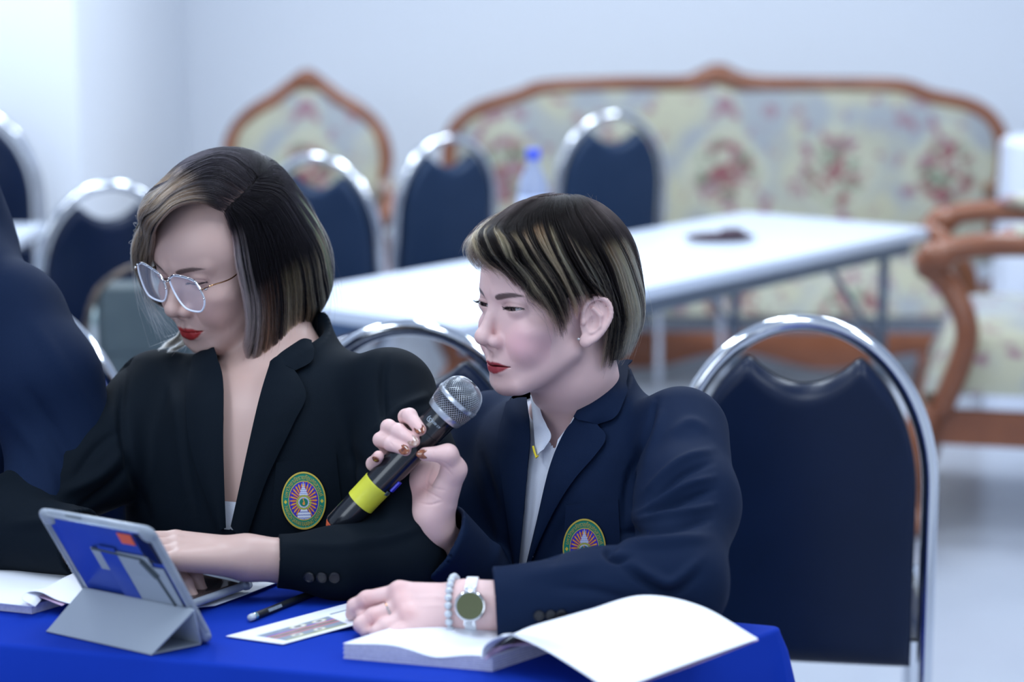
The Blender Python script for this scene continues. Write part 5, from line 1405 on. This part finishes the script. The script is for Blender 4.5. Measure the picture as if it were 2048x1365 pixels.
mb = MB(); mb.lathe([(.0001, -.0062), (.0110, -.0060), (.0146, -.0010), (.0150, .0004)], (0, 0, 0), ax_m, 10); mb.build('end_cap', M['orange'], mic, smooth=False)
mb = MB(); mb.lathe([(.0170, .0400), (.0176, .0402), (.0178, .0675), (.0180, .0680), (.0180, .0705), (.0173, .0707)], (0, 0, 0), ax_m, 48, False); mb.build('tape_band', M['tape'], mic)
pr = [(.0205, -.0215), (.0225, -.019), (.0247, -.010), (.0256, -.001), (.0255, .004), (.0247, .009), (.0228, .0145), (.0195, .0195), (.015, .0232), (.009, .0254), (.002, .0262)]
pp = spline([(a, b, 0) for a, b in pr], 60)[:, :2]
head = MB(); head.lathe([(a*.955, b+.0) for a, b in pp], ax_m*Lm, ax_m, 40); hd = head.build('grille', M['foam'], mic)
u_ = unit(np.cross(ax_m, [0, 1, 0.01])); w_ = np.cross(ax_m, u_)
wires = MB(); arc = np.concatenate([[0], np.cumsum(np.hypot(*np.diff(pp, axis=0).T))])
for sgn in (-1, 1):
    for k in range(46):
        th = 2*math.pi*k/46; pts = []; ang = 0; last = 0
        for i in range(0, 57, 2):
            r_, h_ = pp[i]
            if i: ang += (arc[i]-arc[i-2])/max(r_, .010)*.85
            a = th+sgn*ang; pts.append(ax_m*(Lm+h_)+r_*(math.cos(a)*u_+math.sin(a)*w_)*(1.0+.004*sgn))
        wires.tube(pts, .00036, 4, capit=False)
wires.build('wire_mesh', M['mesh_steel'], hd)
bd = MB(); bd.lathe([(.0254, -.0030), (.0266, -.0026), (.0270, 0), (.0266, .0026), (.0252, .0030)], ax_m*Lm, ax_m, 56, False)
bd.build('band', M['band'], hd)
bd = MB(); bd.lathe([(.0190, -.0245), (.0218, -.0240), (.0232, -.0200), (.0236, -.0170), (.0222, -.0165)], ax_m*Lm, ax_m, 56, False); bd.build('band', M['band'], hd)
# side switch, display and printed marks on the handle
tc_ = unit(CAM-m0); tc_ = unit(tc_-ax_m*np.dot(tc_, ax_m)); sdv = np.cross(ax_m, tc_); sdv = sdv if sdv@_R > 0 else -sdv
fr = np.stack([ax_m, sdv, tc_], 1)
rad = lambda a, r: math.cos(a)*tc_+math.sin(a)*sdv
d1 = rad(1.25, 0); mb = MB(); mb.box(ax_m*.083+d1*.0178, (.0075, .0036, .0016), np.stack([ax_m, np.cross(d1, ax_m), d1], 1), .0008); mb.build('switch', M['blueplastic'], mic)
mb = MB(); mb.box(ax_m*.071+rad(1.05, 0)*.0178, (.0028, .0034, .0006), np.stack([ax_m, np.cross(rad(1.05, 0), ax_m), rad(1.05, 0)], 1), .0003); mb.build('indicator', mat('grey_mark', (0.06, 0.09, 0.12), 0.4, noise=(50, .2, (.08, .1, .12))), mic)
mb = MB(); mb.lathe([(.0189, Lm-.0495), (.0190, Lm-.0492), (.0189, Lm-.0489)], (0, 0, 0), ax_m, 48, False); mb.build('seam', M['button'], mic)
M['print'] = mat('pale_print', (0.42, 0.50, 0.58), 0.5, noise=(60, .2, (.36, .44, .52)))
def on_mic(body, size, a0, h0, flip=-1):
    TV, TF = text_mesh(body, size); mb = MB()
    if len(TV) == 0: return
    r = .0190; cx = (TV[:, 0].min()+TV[:, 0].max())/2
    P = [ax_m*(h0-y*1.0)+rad(a0+flip*(x-cx)/r, 0)*(r+.0002) for x, y in TV[:, :2]]
    mb.add(P, TF); mb.build('lettering', M['print'], mic, smooth=False)
on_mic('(S)', .0075, -.42, Lm-.033); on_mic('AT-803', .0038, .10, Lm-.033)

# ------------------------------------------------------------------ wearables
M['milky'] = mat('milky_stone', (0.72, 0.76, 0.82), 0.18, trans=0.15, noise=(160, 0.6, (0.58, 0.64, 0.72)), coat=.3)
M['silver'] = mat('polished_silver', (0.86, 0.87, 0.90), 0.10, metal=1.0, noise=(30, .1, (.8, .82, .86)))
M['olive'] = mat('olive_display', (0.085, 0.095, 0.038), 0.12, coat=.6, noise=(14, .3, (.095, .10, .045)))
M['white_strap'] = mat('white_silicone', (0.72, 0.74, 0.78), 0.45, noise=(30, .2, (.66, .69, .74)))
M['goldm'] = mat('rose_gold', (0.62, 0.33, 0.16), 0.2, metal=1.0, noise=(60, .2, (.7, .4, .2)))
M['crystal'] = mat('clear_crystal', (0.90, 0.93, 0.98), 0.03, trans=.6, ior=1.55, noise=(200, .5, (.7, .75, .9)))
th_ = lambda P: table_hand(P)
wc = march(th_, [940], [1213])[0]; wn = grad(th_, [wc], .006)[0]; wn = unit(wn*.55+unit(CAM-wc)*.75)
fa = unit(W(985, 1212, 2.12)-W(932, 1211, 2.122)); sx_ = unit(fa-wn*np.dot(fa, wn)); sy_ = np.cross(wn, sx_)
wt = empty('wristwatch', wc, 0, 'round silver smartwatch with olive face and white strap on the wrist', 'watch')
mb = MB(); mb.lathe([(.0148, .000), (.0162, .001), (.0168, .004), (.0166, .0075), (.0152, .0092), (.0142, .0090)], (0, 0, 0), wn, 56); mb.build('case', M['silver'], wt)
mb = MB(); mb.lathe([(.0143, .0088), (.0142, .0094), (.0001, .0095)], (0, 0, 0), wn, 56); mb.build('display', M['olive'], wt)
for s in (-1, 1):
    for q in (-1, 1):
        mb = MB(); mb.box(sy_*s*.0178+sx_*q*.0048+wn*.003, (.0014, .0030, .0024), np.stack([sx_, sy_, wn], 1), .0007); mb.build('lug', M['silver'], wt)
# strap: a loop around the wrist
ac_ = W(945, 1211, 2.121)-wc; ac_ = ac_-fa*np.dot(ac_, fa); ctr = ac_*1.0; rx_ = .0265
def loop(off, rr, n, z0=0.0):
    e1_ = unit(wn-fa*np.dot(wn, fa)); e2_ = np.cross(fa, e1_); return [ctr+fa*off+rr*(math.cos(a)*e1_+math.sin(a)*e2_) for a in np.linspace(0, 2*math.pi, n, endpoint=False)], e1_, e2_
pts, e1_, e2_ = loop(.0, np.linalg.norm(ac_)+.0015, 72)
mb = MB(); G = np.zeros((73, 5, 3))
for i in range(73):
    p = pts[i % 72]
    for j in range(5): G[i, j] = p+fa*(-.0060+.0030*j)
mb.slab(G, .0018); mb.build('strap', M['white_strap'], wt)
br = empty('bead_bracelet', W(903, 1210, 2.09), 0, 'bracelet of round milky white beads next to the watch', 'bracelet')
bp_ = W(903, 1210, 2.09)
for k in range(22):
    px_ = None
cb = W(908, 1212, 2.122); fb = unit(W(940, 1214, 2.120)-W(880, 1208, 2.125)); fb = unit(fb+np.array([0, 0, .12]))
e1b = unit(wn-fb*np.dot(wn, fb)); e2b = np.cross(fb, e1b)
bead = None
for k in range(22):
    a = 2*math.pi*k/22; dirv = math.cos(a)*e1b+math.sin(a)*e2b
    ts = np.linspace(.005, .06, 120); val = ev(th_, (cb+ts[:, None]*dirv).astype(np.float32)); r_ = ts[np.argmax(val > 0)] if (val > 0).any() else .026
    r_ = min(max(r_, .021), .030); p = cb+dirv*(r_+.0036)
    if bead is None: mb = MB(); mb.ball((0, 0, 0), .0042, 16, 10); bead = mb.build('bead', M['milky'], br); b = bead
    else: b = bead.copy(); COL.objects.link(b)
    b.parent = br; b.location = V3(p-bp_)
# ring
rc = W(776, 1225, 2.131); fd = unit(W(748, 1234, 2.128)-W(806, 1214, 2.135)); rn = unit(CAM-rc); rn = unit(rn-fd*np.dot(rn, fd)); r2_ = np.cross(fd, rn)
rg = empty('ring', rc, 0, 'thin gold ring with clear stones on the hand on the table', 'ring')
mb = MB(); mb.tube([.0102*(math.cos(a)*rn+math.sin(a)*r2_) for a in np.linspace(0, 2*math.pi, 40, endpoint=False)], .0007, 8, closed=True); mb.build('hoop', M['goldm'], rg)
for a in (-.42, -.14, .14, .42):
    mb = MB(); mb.ball(.0110*(math.cos(a)*rn+math.sin(a)*r2_), .0016, 8, 5); mb.build('stone', M['crystal'], rg, smooth=False)
# ear stud
es = march(skin_A, [1159], [679])[0]; en = grad(skin_A, [es])[0]
mb = MB(); mb.ball(es+en*.0012, .0017, 8, 5); mb.build('ear_stud', M['crystal'], PA, smooth=False, world=True)
# lashes
lash = MB()
for s in (-1, 1):
    for k in range(12):
        a = -1.25+2.5*k/11; x = 3.1+1.42*a*.98/1.25; zt = -.10+.10*a*.8+.25*math.sqrt(max(0, 1-(a*.98/1.25)**2))
        y = 6.55+math.sqrt(max(.1, 1.40**2-(x-3.1)**2-zt**2)); r = from_head((s*x, y-.05, zt), A_C, A_R); m_ = from_head((s*(x+.10*a), y+.35, zt-.05), A_C, A_R); e_ = from_head((s*(x+.22*a), y+.62, zt+.16), A_C, A_R)
        lash.tube([r, m_, e_], [.00035, .0003, .0001], 5)
lash.build('eyelashes', M['hair_under'], PA, world=True)
# spectacles
gl = empty('spectacles', from_head((0, 9.6, 0), B_C, B_R), 0, 'clear rimmed angular glasses worn low on the nose of the person looking down', 'glasses')
g0 = from_head((0, 9.6, 0), B_C, B_R)
def on_plane(px, py, p0, n):
    r = _F+(px-1024)/FPX*_R+(682.5-py)/FPX*_U; return CAM+r*(np.dot(p0-CAM, n)/np.dot(r, n))
pn = B_R@unit([0, .97, .10]); pp0 = from_head((0, 9.35, -1), B_C, B_R)
M['rim'] = mat('clear_acetate', (0.78, 0.82, 0.95), 0.10, noise=(60, .2, (.66, .72, .9)))
M['lens'] = mat('lens_glass', (0.72, 0.74, 0.95), 0.05, alpha=.20, noise=(3, .05, (.7, .72, .95)))
NEAR = [(339, 558), (351, 552), (385, 561), (399, 577), (409, 600), (406, 619), (395, 624), (371, 616), (351, 589)]
FAR = [(276, 531), (284, 527), (307, 540), (323, 554), (333, 579), (330, 600), (318, 602), (297, 590), (283, 561)]
for L in (NEAR, FAR):
    q = [on_plane(x, y, pp0, pn) for x, y in L]; C = spline(q+[q[0], q[1]], 80); C = C[:int(80*len(L)/(len(L)+1))]-g0
    mb = MB(); mb.tube(C, .0013, 10, closed=True); mb.build('rim', M['rim'], gl)
    cc_ = C.mean(0); mb = MB(); G = np.array([[cc_+(p-cc_)*s for p in list(C)+[C[0]]] for s in (.02, .5, 1.0)]); mb.grid(G); mb.build('lens', M['lens'], gl)
    top = [on_plane(x, y-2, pp0+pn*.0008, pn)-g0 for x, y in (L[0:5])]
    mb = MB(); mb.tube(spline(top, 24), .0010, 8)
    for p in spline(top, 7): mb.ball(p+pn*.0012, .0013, 8, 5)
    mb.build('jewelled_trim', M['silver'], gl)
bq = [on_plane(x, y, pp0+pn*.001, pn)-g0 for x, y in ((323, 556), (328, 563), (334, 563), (340, 560))]
mb = MB(); mb.tube(spline(bq, 14), .0010, 8); mb.build('bridge', M['silver'], gl)
for s, L in ((-1, [(401, 581), (412, 578), (424, 571)]), (1, [(275, 533), (272, 536), (273, 540)])):
    h = [on_plane(x, y, pp0-pn*.001*i, pn)-g0 for i, (x, y) in enumerate(L)]
    e = from_head((s*7.0, 1.0, .3), B_C, B_R)-g0; e2 = from_head((s*7.2, -1.6, -2.2), B_C, B_R)-g0
    md_ = from_head((s*7.1, 5.0, -.3), B_C, B_R)-g0
    mb = MB(); mb.tube(spline([h[0], h[-1], md_, e, e2], 30), .0009, 8); mb.build('temple', M['goldm'], gl)
    mb = MB(); mb.ball(h[1], (.0022, .0022, .0022), 8, 6); mb.build('hinge', M['silver'], gl)
# ------------------------------------------------------------------ things on the blue table
M['paper'] = mat('white_paper', (0.80, 0.83, 0.90), 0.75, noise=(5, .2, (.77, .81, .89)))
M['pages'] = mat('page_edges', (0.55, 0.56, 0.72), 0.8, noise=(260, .6, (.42, .43, .60)))
M['pink'] = mat('lilac_paper', (0.50, 0.36, 0.52), 0.75, noise=(8, .3, (.42, .30, .46)))  # lilac mixes the cover's pink with the tint lighting gives page undersides
ZT = .7508
# tablet
TL = W(68, 1022, 2.10); TR_ = W(283, 1060, 2.02); BR = T(434, 1281, .757); BL = TL+BR-TR_
tx = unit(TR_-TL); Lx = np.linalg.norm(TR_-TL); ty = BR-TR_; ty = ty-tx*np.dot(ty, tx); Ly = np.linalg.norm(ty); ty = unit(ty); tn = np.cross(tx, ty); tn = tn if np.dot(tn, CAM-TL) > 0 else -tn
t0_ = BR
tab = empty('tablet', (BR[0], BR[1], ZT), 0, 'tablet in a clear case with a grey folding stand, its back towards us', 'tablet')
tb0 = np.array([BR[0], BR[1], ZT]); ctr_t = (TL+BR)/2-tb0; Rt = np.stack([tx, ty, tn], 1)
M['alu'] = mat('tablet_back', (0.03, 0.075, 0.42), 0.28, metal=.35, noise=(14, .5, (.045, .10, .46)))
M['caseclear'] = mat('clear_case', (0.72, 0.80, 0.92), 0.12, trans=.6, ior=1.2, noise=(50, .5, (.55, .64, .80)), bump=('noise', 200, .3, .001))
M['grey'] = mat('grey_folio', (0.30, 0.34, 0.40), 0.55, noise=(20, .2, (.28, .32, .38)))
M['dark'] = mat('dark_glass', (0.006, 0.009, 0.03), 0.08, noise=(8, .3, (.01, .015, .05)))
M['darkgrey'] = mat('smoke_grey', (0.035, 0.05, 0.065), 0.4, noise=(30, .4, (.05, .07, .085)))
def tp(u, v, h=0): return tb0*0+ctr_t+tx*(u-.5)*Lx+ty*(v-.5)*Ly+tn*h
mb = MB(); mb.box(ctr_t-tn*.001, (Lx/2-.004, Ly/2-.004, .0030), Rt, .0025); mb.build('back_shell', M['alu'], tab)
mb = MB(); mb.box(ctr_t-tn*.0045, (Lx/2-.004, Ly/2-.004, .0006), Rt, .0004); mb.build('screen', M['dark'], tab)
rim = MB(); pts = []
for (cu, cv, a0) in ((1, 0, -90), (1, 1, 0), (0, 1, 90), (0, 0, 180)):
    for a in np.linspace(a0, a0+90, 8): pts.append((cu*Lx-(.010 if cu else -.010)+.010*math.cos(math.radians(a)), cv*Ly-(.010 if cv else -.010)+.010*math.sin(math.radians(a))))
P = [ctr_t+tx*(x-Lx/2)+ty*(y-Ly/2) for x, y in pts]
rim.tube([p-tn*.001 for p in P], .0044, 10, closed=True)
rim.tube([p+tn*.0028 for p in P], .0022, 8, closed=True)
for (u, v) in ((.04, .035), (.96, .035), (.96, .965)): rim.ball(tp(u, v, .000), (.011, .011, .0062), 16, 10, Rt)
rim.build('clear_bumper', M['caseclear'], tab)
mb = MB(); mb.box(tp(.32, -.015, .0), (.012, .0012, .0022), Rt, .001); mb.box(tp(1.012, .30, 0), (.0012, .016, .0022), Rt, .001); mb.box(tp(1.012, .78, 0), (.0012, .018, .0020), Rt, .001); mb.build('port_opening', M['darkgrey'], tab)
mb = MB(); mb.box(tp(.90, .165, .0028), (.010, .020, .0012), Rt, .001); mb.build('camera_window', M['dark'], tab)
mb = MB(); mb.box(tp(.745, .10, .0030), (.0095, .0075, .0005), Rt, .0003); mb.build('sticker', M['orange'], tab)
mb = MB(); mb.box(tp(.72, .66, .0036), (.036, .052, .0008), Rt, .0006); mb.box(tp(.60, .34, .0038), (.040, .016, .0008), Rt, .0006); mb.build('grey_panel', M['grey'], tab)
mb = MB(); mb.tube([tp(.36, .24, .005), tp(.80, .26, .005), tp(.86, .40, .005), tp(.93, .98, .005)], .0015, 8); mb.tube([tp(.80, .27, .005), tp(.87, .41, .005)], .0035, 8); mb.build('elastic_strap', M['darkgrey'], tab)
mb = MB(); mb.box(tp(.50, .52, .0046), (.012, .050, .0004), Rt, .0003); mb.build('blue_tab', M['alu'], tab)
# folding stand
rA = on_plane(165, 1178, TL+tn*.007, tn)-tb0; rB = on_plane(387, 1222, TL+tn*.007, tn)-tb0; fA_ = T(92, 1264, ZT+.001)-tb0; fB_ = T(302, 1311, ZT+.001)-tb0
G = np.array([[rA*(1-t)+rB*t+(fA_*(1-t)+fB_*t-rA*(1-t)-rB*t)*s for t in np.linspace(0, 1, 10)] for s in np.linspace(0, 1, 10)])
mb = MB(); mb.slab(G, .0022); mb.build('folio_stand', M['grey'], tab, angle=20)
bA = tp(.04, .97, .008); bB = tp(.98, .97, .008); bA[2] = .002; bB[2] = .002
G = np.array([[rA*(1-t)+rB*t+(bA*(1-t)+bB*t-rA*(1-t)-rB*t)*s for t in np.linspace(0, 1, 10)] for s in np.linspace(0, 1, 10)])
mb = MB(); mb.slab(G, .0022); mb.build('folio_stand', M['grey'], tab, angle=20)
G = np.array([[fA_*(1-t)+fB_*t+(bA*(1-t)+bB*t-fA_*(1-t)-fB_*t)*s for t in np.linspace(0, 1, 6)] for s in np.linspace(0, 1, 6)]); G[..., 2] = .0012
mb = MB(); mb.slab(G, .001); mb.build('folio_base', M['grey'], tab, angle=20)

# sheets given by pixel and height control points
def sheet(ctrl, n=40, m=30):
    """ctrl rows of (px, py, z)"""
    rows = [spline([T(*p) for p in r], n) for r in ctrl]
    cols = [spline([rows[k][i] for k in range(len(rows))], m) for i in range(n)]
    return np.array(cols)
def block(quad, z0, z1, wave=None, n=30, m=16):
    a, b, c, d = [T(x, y, ZT)*[1, 1, 0]+[0, 0, z0] for x, y in quad]
    G = np.array([[(a*(1-u)+b*u)*(1-v)+(d*(1-u)+c*u)*v for v in np.linspace(0, 1, m)] for u in np.linspace(0, 1, n)])
    U = np.linspace(0, 1, n)[:, None]; top = G.copy(); top[..., 2] = z1+(wave(U, np.linspace(0, 1, m)[None]) if wave else 0)
    return G, top
def solid(mb, G, H):
    n, m = G.shape[:2]; V = np.concatenate([G.reshape(-1, 3), H.reshape(-1, 3)]); k = n*m; f = []
    for i in range(n-1):
        for j in range(m-1): a, b, c, d = i*m+j, i*m+j+1, (i+1)*m+j+1, (i+1)*m+j; f.append((a, b, c, d)); f.append((k+a, k+d, k+c, k+b))
    ring = [j for j in range(m)]+[i*m+m-1 for i in range(1, n)]+[(n-1)*m+j for j in range(m-2, -1, -1)]+[i*m for i in range(n-2, 0, -1)]
    for q in range(len(ring)): a, b = ring[q], ring[(q+1) % len(ring)]; f.append((a, k+a, k+b, b))
    mb.add(V, f)
# open booklet in front, right
bk = empty('open_booklet', T(850, 1320, ZT), 0, 'thick open booklet with a curled page under the hand with the watch', 'booklet'); o0 = T(850, 1320, ZT)
quad = [(687, 1318), (985, 1344), (1190, 1276), (905, 1248)]
dip = lambda U, V_: -.006*np.exp(-((U-.62)/.16)**2)+.003*np.exp(-((U-.30)/.2)**2)+.0006*np.sin(V_*5)
lv = 6
for k in range(lv):
    z0 = ZT+.0150*k/lv; z1 = ZT+.0150*(k+1)/lv-.0004
    q = [(687+(k % 2)*1.5, 1318), (985, 1344), (1190, 1276), (905, 1248)]
    G, H = block(q, z0, z1); w = dip(np.linspace(0, 1, 30)[:, None], np.linspace(0, 1, 16)[None])*((k+1)/lv)**2; w0 = dip(np.linspace(0, 1, 30)[:, None], np.linspace(0, 1, 16)[None])*(k/lv)**2
    H[..., 2] += w; G[..., 2] += w0
    mb = MB(); solid(mb, G-o0, H-o0); mb.build('page_stack', M['pages'], bk, angle=50)
G, H = block(quad, ZT+.0152, ZT+.0162); w = dip(np.linspace(0, 1, 30)[:, None], np.linspace(0, 1, 16)[None]); H[..., 2] += w; G[..., 2] += w
mb = MB(); solid(mb, G-o0, H-o0); mb.build('top_page', M['paper'], bk, angle=50)
S = sheet([[(962, 1318, .769), (966, 1296, .778), (990, 1277, .792), (1024, 1272, .796), (1100, 1306, .788), (1225, 1384, .778)],
           [(985, 1300, .768), (1000, 1280, .782), (1030, 1268, .796), (1070, 1262, .800), (1170, 1275, .800), (1370, 1330, .782)],
           [(1036, 1262, .766), (1065, 1251, .776), (1120, 1236, .790), (1180, 1219, .802), (1286, 1191, .815), (1400, 1212, .808), (1516, 1278, .786)]], 46, 30)
mb = MB(); mb.slab(S-o0, .0008); mb.build('raised_page', M['paper'], bk, angle=60)
# pink margin strip along the free edge: a second sheet peeping out below
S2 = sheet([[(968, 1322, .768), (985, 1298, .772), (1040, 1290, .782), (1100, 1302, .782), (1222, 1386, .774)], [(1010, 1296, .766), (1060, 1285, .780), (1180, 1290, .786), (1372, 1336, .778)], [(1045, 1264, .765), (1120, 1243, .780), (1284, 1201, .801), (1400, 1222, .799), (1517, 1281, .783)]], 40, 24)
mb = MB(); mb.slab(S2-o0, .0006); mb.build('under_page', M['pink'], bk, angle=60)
# open booklet, left, behind the tablet
bl = empty('open_booklet', T(60, 1190, ZT), 0, 'open booklet with white pages lying behind the tablet', 'booklet'); o0 = T(60, 1190, ZT)
G, H = block([(-210, 1200), (64, 1229), (300, 1160), (60, 1128)], ZT, ZT+.010); mb = MB(); solid(mb, G-o0, H-o0); mb.build('page_stack', M['pages'], bl, angle=50)
S = sheet([[(-210, 1192, .7625), (-40, 1203, .763), (62, 1213, .763), (58, 1209, .768), (44, 1200, .772), (50, 1186, .776), (80, 1184, .776), (130, 1205, .766), (250, 1228, .758), (430, 1211, .755)],
           [(-120, 1160, .7625), (0, 1164, .763), (100, 1172, .763), (120, 1170, .767), (118, 1164, .770), (128, 1156, .772), (150, 1156, .771), (200, 1172, .764), (320, 1190, .757), (500, 1186, .755)],
           [(-40, 1132, .7625), (40, 1122, .764), (112, 1110, .766), (150, 1112, .767), (190, 1116, .767), (230, 1120, .766), (280, 1126, .765), (330, 1132, .762), (430, 1147, .757), (563, 1162, .755)]], 80, 24)
mb = MB(); mb.slab(S-o0, .0008); mb.build('open_pages', M['paper'], bl, angle=60)
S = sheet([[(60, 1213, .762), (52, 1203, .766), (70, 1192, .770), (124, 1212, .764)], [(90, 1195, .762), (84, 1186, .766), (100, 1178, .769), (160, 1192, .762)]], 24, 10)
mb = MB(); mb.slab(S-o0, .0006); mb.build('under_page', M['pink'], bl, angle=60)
# leaflet with a printed panel
lf = empty('leaflet', T(560, 1262, ZT), 0, 'white printed leaflet held under the fingertips of the left hand', 'leaflet'); o0 = T(560, 1262, ZT)
def lz(u, v): return ZT+.0012+.016*np.clip(u-.55, 0, 1)**1.5+.010*np.clip((u-.45), 0, 1)*(1-v)
A0, A1, A2, A3 = (452, 1274), (566, 1290), (750, 1240), (696, 1208)
n, m = 120, 80; G = np.zeros((n, m, 3)); col = np.zeros((n, m, 3)); col[:] = (.80, .83, .90)
for i in range(n):
    for j in range(m):
        u = i/(n-1); v = j/(m-1)     # u along the long side from near left to the hand, v from near edge to far edge
        a = np.array(A1)*(1-u)+np.array(A2)*u; b = np.array(A0)*(1-u)+np.array(A3)*u; p = a*(1-v)+b*v; G[i, j] = T(p[0], p[1], lz(u, v))
        if .10 < u < .74 and .10 < v < .66:
            c = (.22, .26, .33); f = (v-.10)/.56
            if .40 < f < .47: c = (.55, .10, .10)
            elif .50 < f < .58: c = (.07, .12, .10)
            elif .60 < f < .68: c = (.60, .22, .12)
            elif .68 < f < .76: c = (.16, .12, .45)
            elif f < .08: c = (.35, .36, .10)
            for (cu, cf, rr) in ((.28, .24, .055), (.50, .22, .055), (.44, .86, .07), (.63, .84, .06)):
                dd = math.hypot((u-cu)/rr, (f-cf)/(rr*2.2))
                if dd < 1: c = (.66, .66, .64) if dd < .86 else (.62, .55, .20)
                if dd < .45: c = (.10, .09, .12)
            col[i, j] = c
        if .78 < u < .97 and .70 < v < .74: col[i, j] = (.03, .06, .09)
mb = MB(); mb.slab(G[:, ::-1]-o0, .0006); me = mb.mesh('printed_sheet')
cf = np.concatenate([col[:, ::-1].reshape(-1, 3), col[:, ::-1].reshape(-1, 3)]); set_col(me, cf)
M['printed'] = mat('printed_paper', (.8, .8, .9), .6, vcol='Col', noise=(90, .12, (.6, .62, .7)))
link('printed_sheet', me, M['printed'], lf)
# black stylus pencil
pa, pb = T(497, 1238, ZT+.0045), T(638, 1182, ZT+.0040); pd_ = unit(pb-pa); Lp = np.linalg.norm(pb-pa)
pe = empty('pencil', pa, 0, 'slim black pencil with a silver and teal end lying on the blue cloth', 'pencil')
M['pencil'] = mat('matte_black_paint', (0.008, 0.011, 0.016), .45, noise=(60, .3, (.012, .015, .02))); M['teal'] = mat('teal_ring', (0.01, .30, .28), .4, noise=(60, .2, (.02, .34, .3)))
mb = MB(); mb.lathe([(.0038, .013), (.0040, .014), (.0040, Lp-.009), (.0036, Lp-.008)], (0, 0, 0), pd_, 18); mb.build('barrel', M['pencil'], pe)
mb = MB(); mb.lathe([(.0033, Lp-.0085), (.0010, Lp-.001), (.0003, Lp)], (0, 0, 0), pd_, 14); mb.build('tip', mat('bare_wood', (.35, .27, .22), .6, noise=(60, .3, (.4, .3, .25))), pe)
mb = MB(); mb.lathe([(.0015, .0005), (.0036, .002), (.0040, .006), (.0038, .0085)], (0, 0, 0), pd_, 18); mb.build('eraser', mat('white_rubber', (.55, .60, .64), .6, noise=(60, .2, (.5, .55, .6))), pe)
mb = MB(); mb.lathe([(.0041, .0085), (.0042, .009), (.0041, .0128)], (0, 0, 0), pd_, 18, False); fe = mb.build('ferrule', M['silver'], pe)
mb = MB(); mb.lathe([(.00425, .0100), (.0043, .0104), (.00425, .0112)], (0, 0, 0), pd_, 18, False); mb.build('teal_band', M['teal'], fe)
mb = MB(); nn_ = unit(CAM-pa); nn_ = unit(nn_-pd_*np.dot(nn_, pd_)); ss_ = np.cross(pd_, nn_); r_ = random.Random(3)
x = .030
while x < .052: w = r_.choice([.0003, .0006, .0004]); mb.box(pd_*x+nn_*.0040, (w/2, .0017, .00022), np.stack([pd_, ss_, nn_], 1)); x += w+.0006
mb.build('printed_marks', M['print'], pe, smooth=False)
# phone in a clear case
ph_d = unit(T(389, 1194, .762)-T(437, 1177, .762)); pc = T(442, 1165, .762)+ph_d*.070; ph_s = np.cross([0, 0, 1], ph_d); Rp = np.stack([ph_d, ph_s, [0, 0, 1.0]], 1)
ph = empty('phone', (pc[0], pc[1], .7585), 0, 'phone in a sparkling clear case lying behind the tablet', 'phone')
mb = MB(); mb.box((0, 0, .006), (.068, .032, .0036), Rp, .003); mb.build('phone_body', mat('brown_mirror', (.10, .075, .075), .10, metal=.4, noise=(10, .3, (.14, .10, .10))), ph)
mb = MB(); c4 = [np.array([sx*.072, sy*.036, .006]) for sx, sy in ((1, 1), (1, -1), (-1, -1), (-1, 1))]
mb.tube([Rp@p for p in (c4[0], c4[0]*[1, .5, 1], c4[1]*[1, .5, 1], c4[1], c4[2], c4[3])], .0048, 10, closed=True)
for p in c4: mb.ball(Rp@p, (.0085, .0085, .0058), 12, 8)
mb.build('clear_case', M['caseclear'], ph)
# crystal bracelet lying on the page
cb_ = T(497, 1152, .7565); cr_ = empty('crystal_bracelet', cb_, 0, 'bracelet of clear crystal beads beside the wrist in the black sleeve', 'bracelet')
bd0 = None
for k in range(24):
    a = 2*math.pi*k/24
    if bd0 is None: mb = MB(); mb.ball((0, 0, 0), .0042, 8, 6); bd0 = mb.build('bead', M['crystal'], cr_, smooth=False); b = bd0
    else: b = bd0.copy(); COL.objects.link(b); b.parent = cr_
    b.location = (.030*math.cos(a), .021*math.sin(a), .0046)
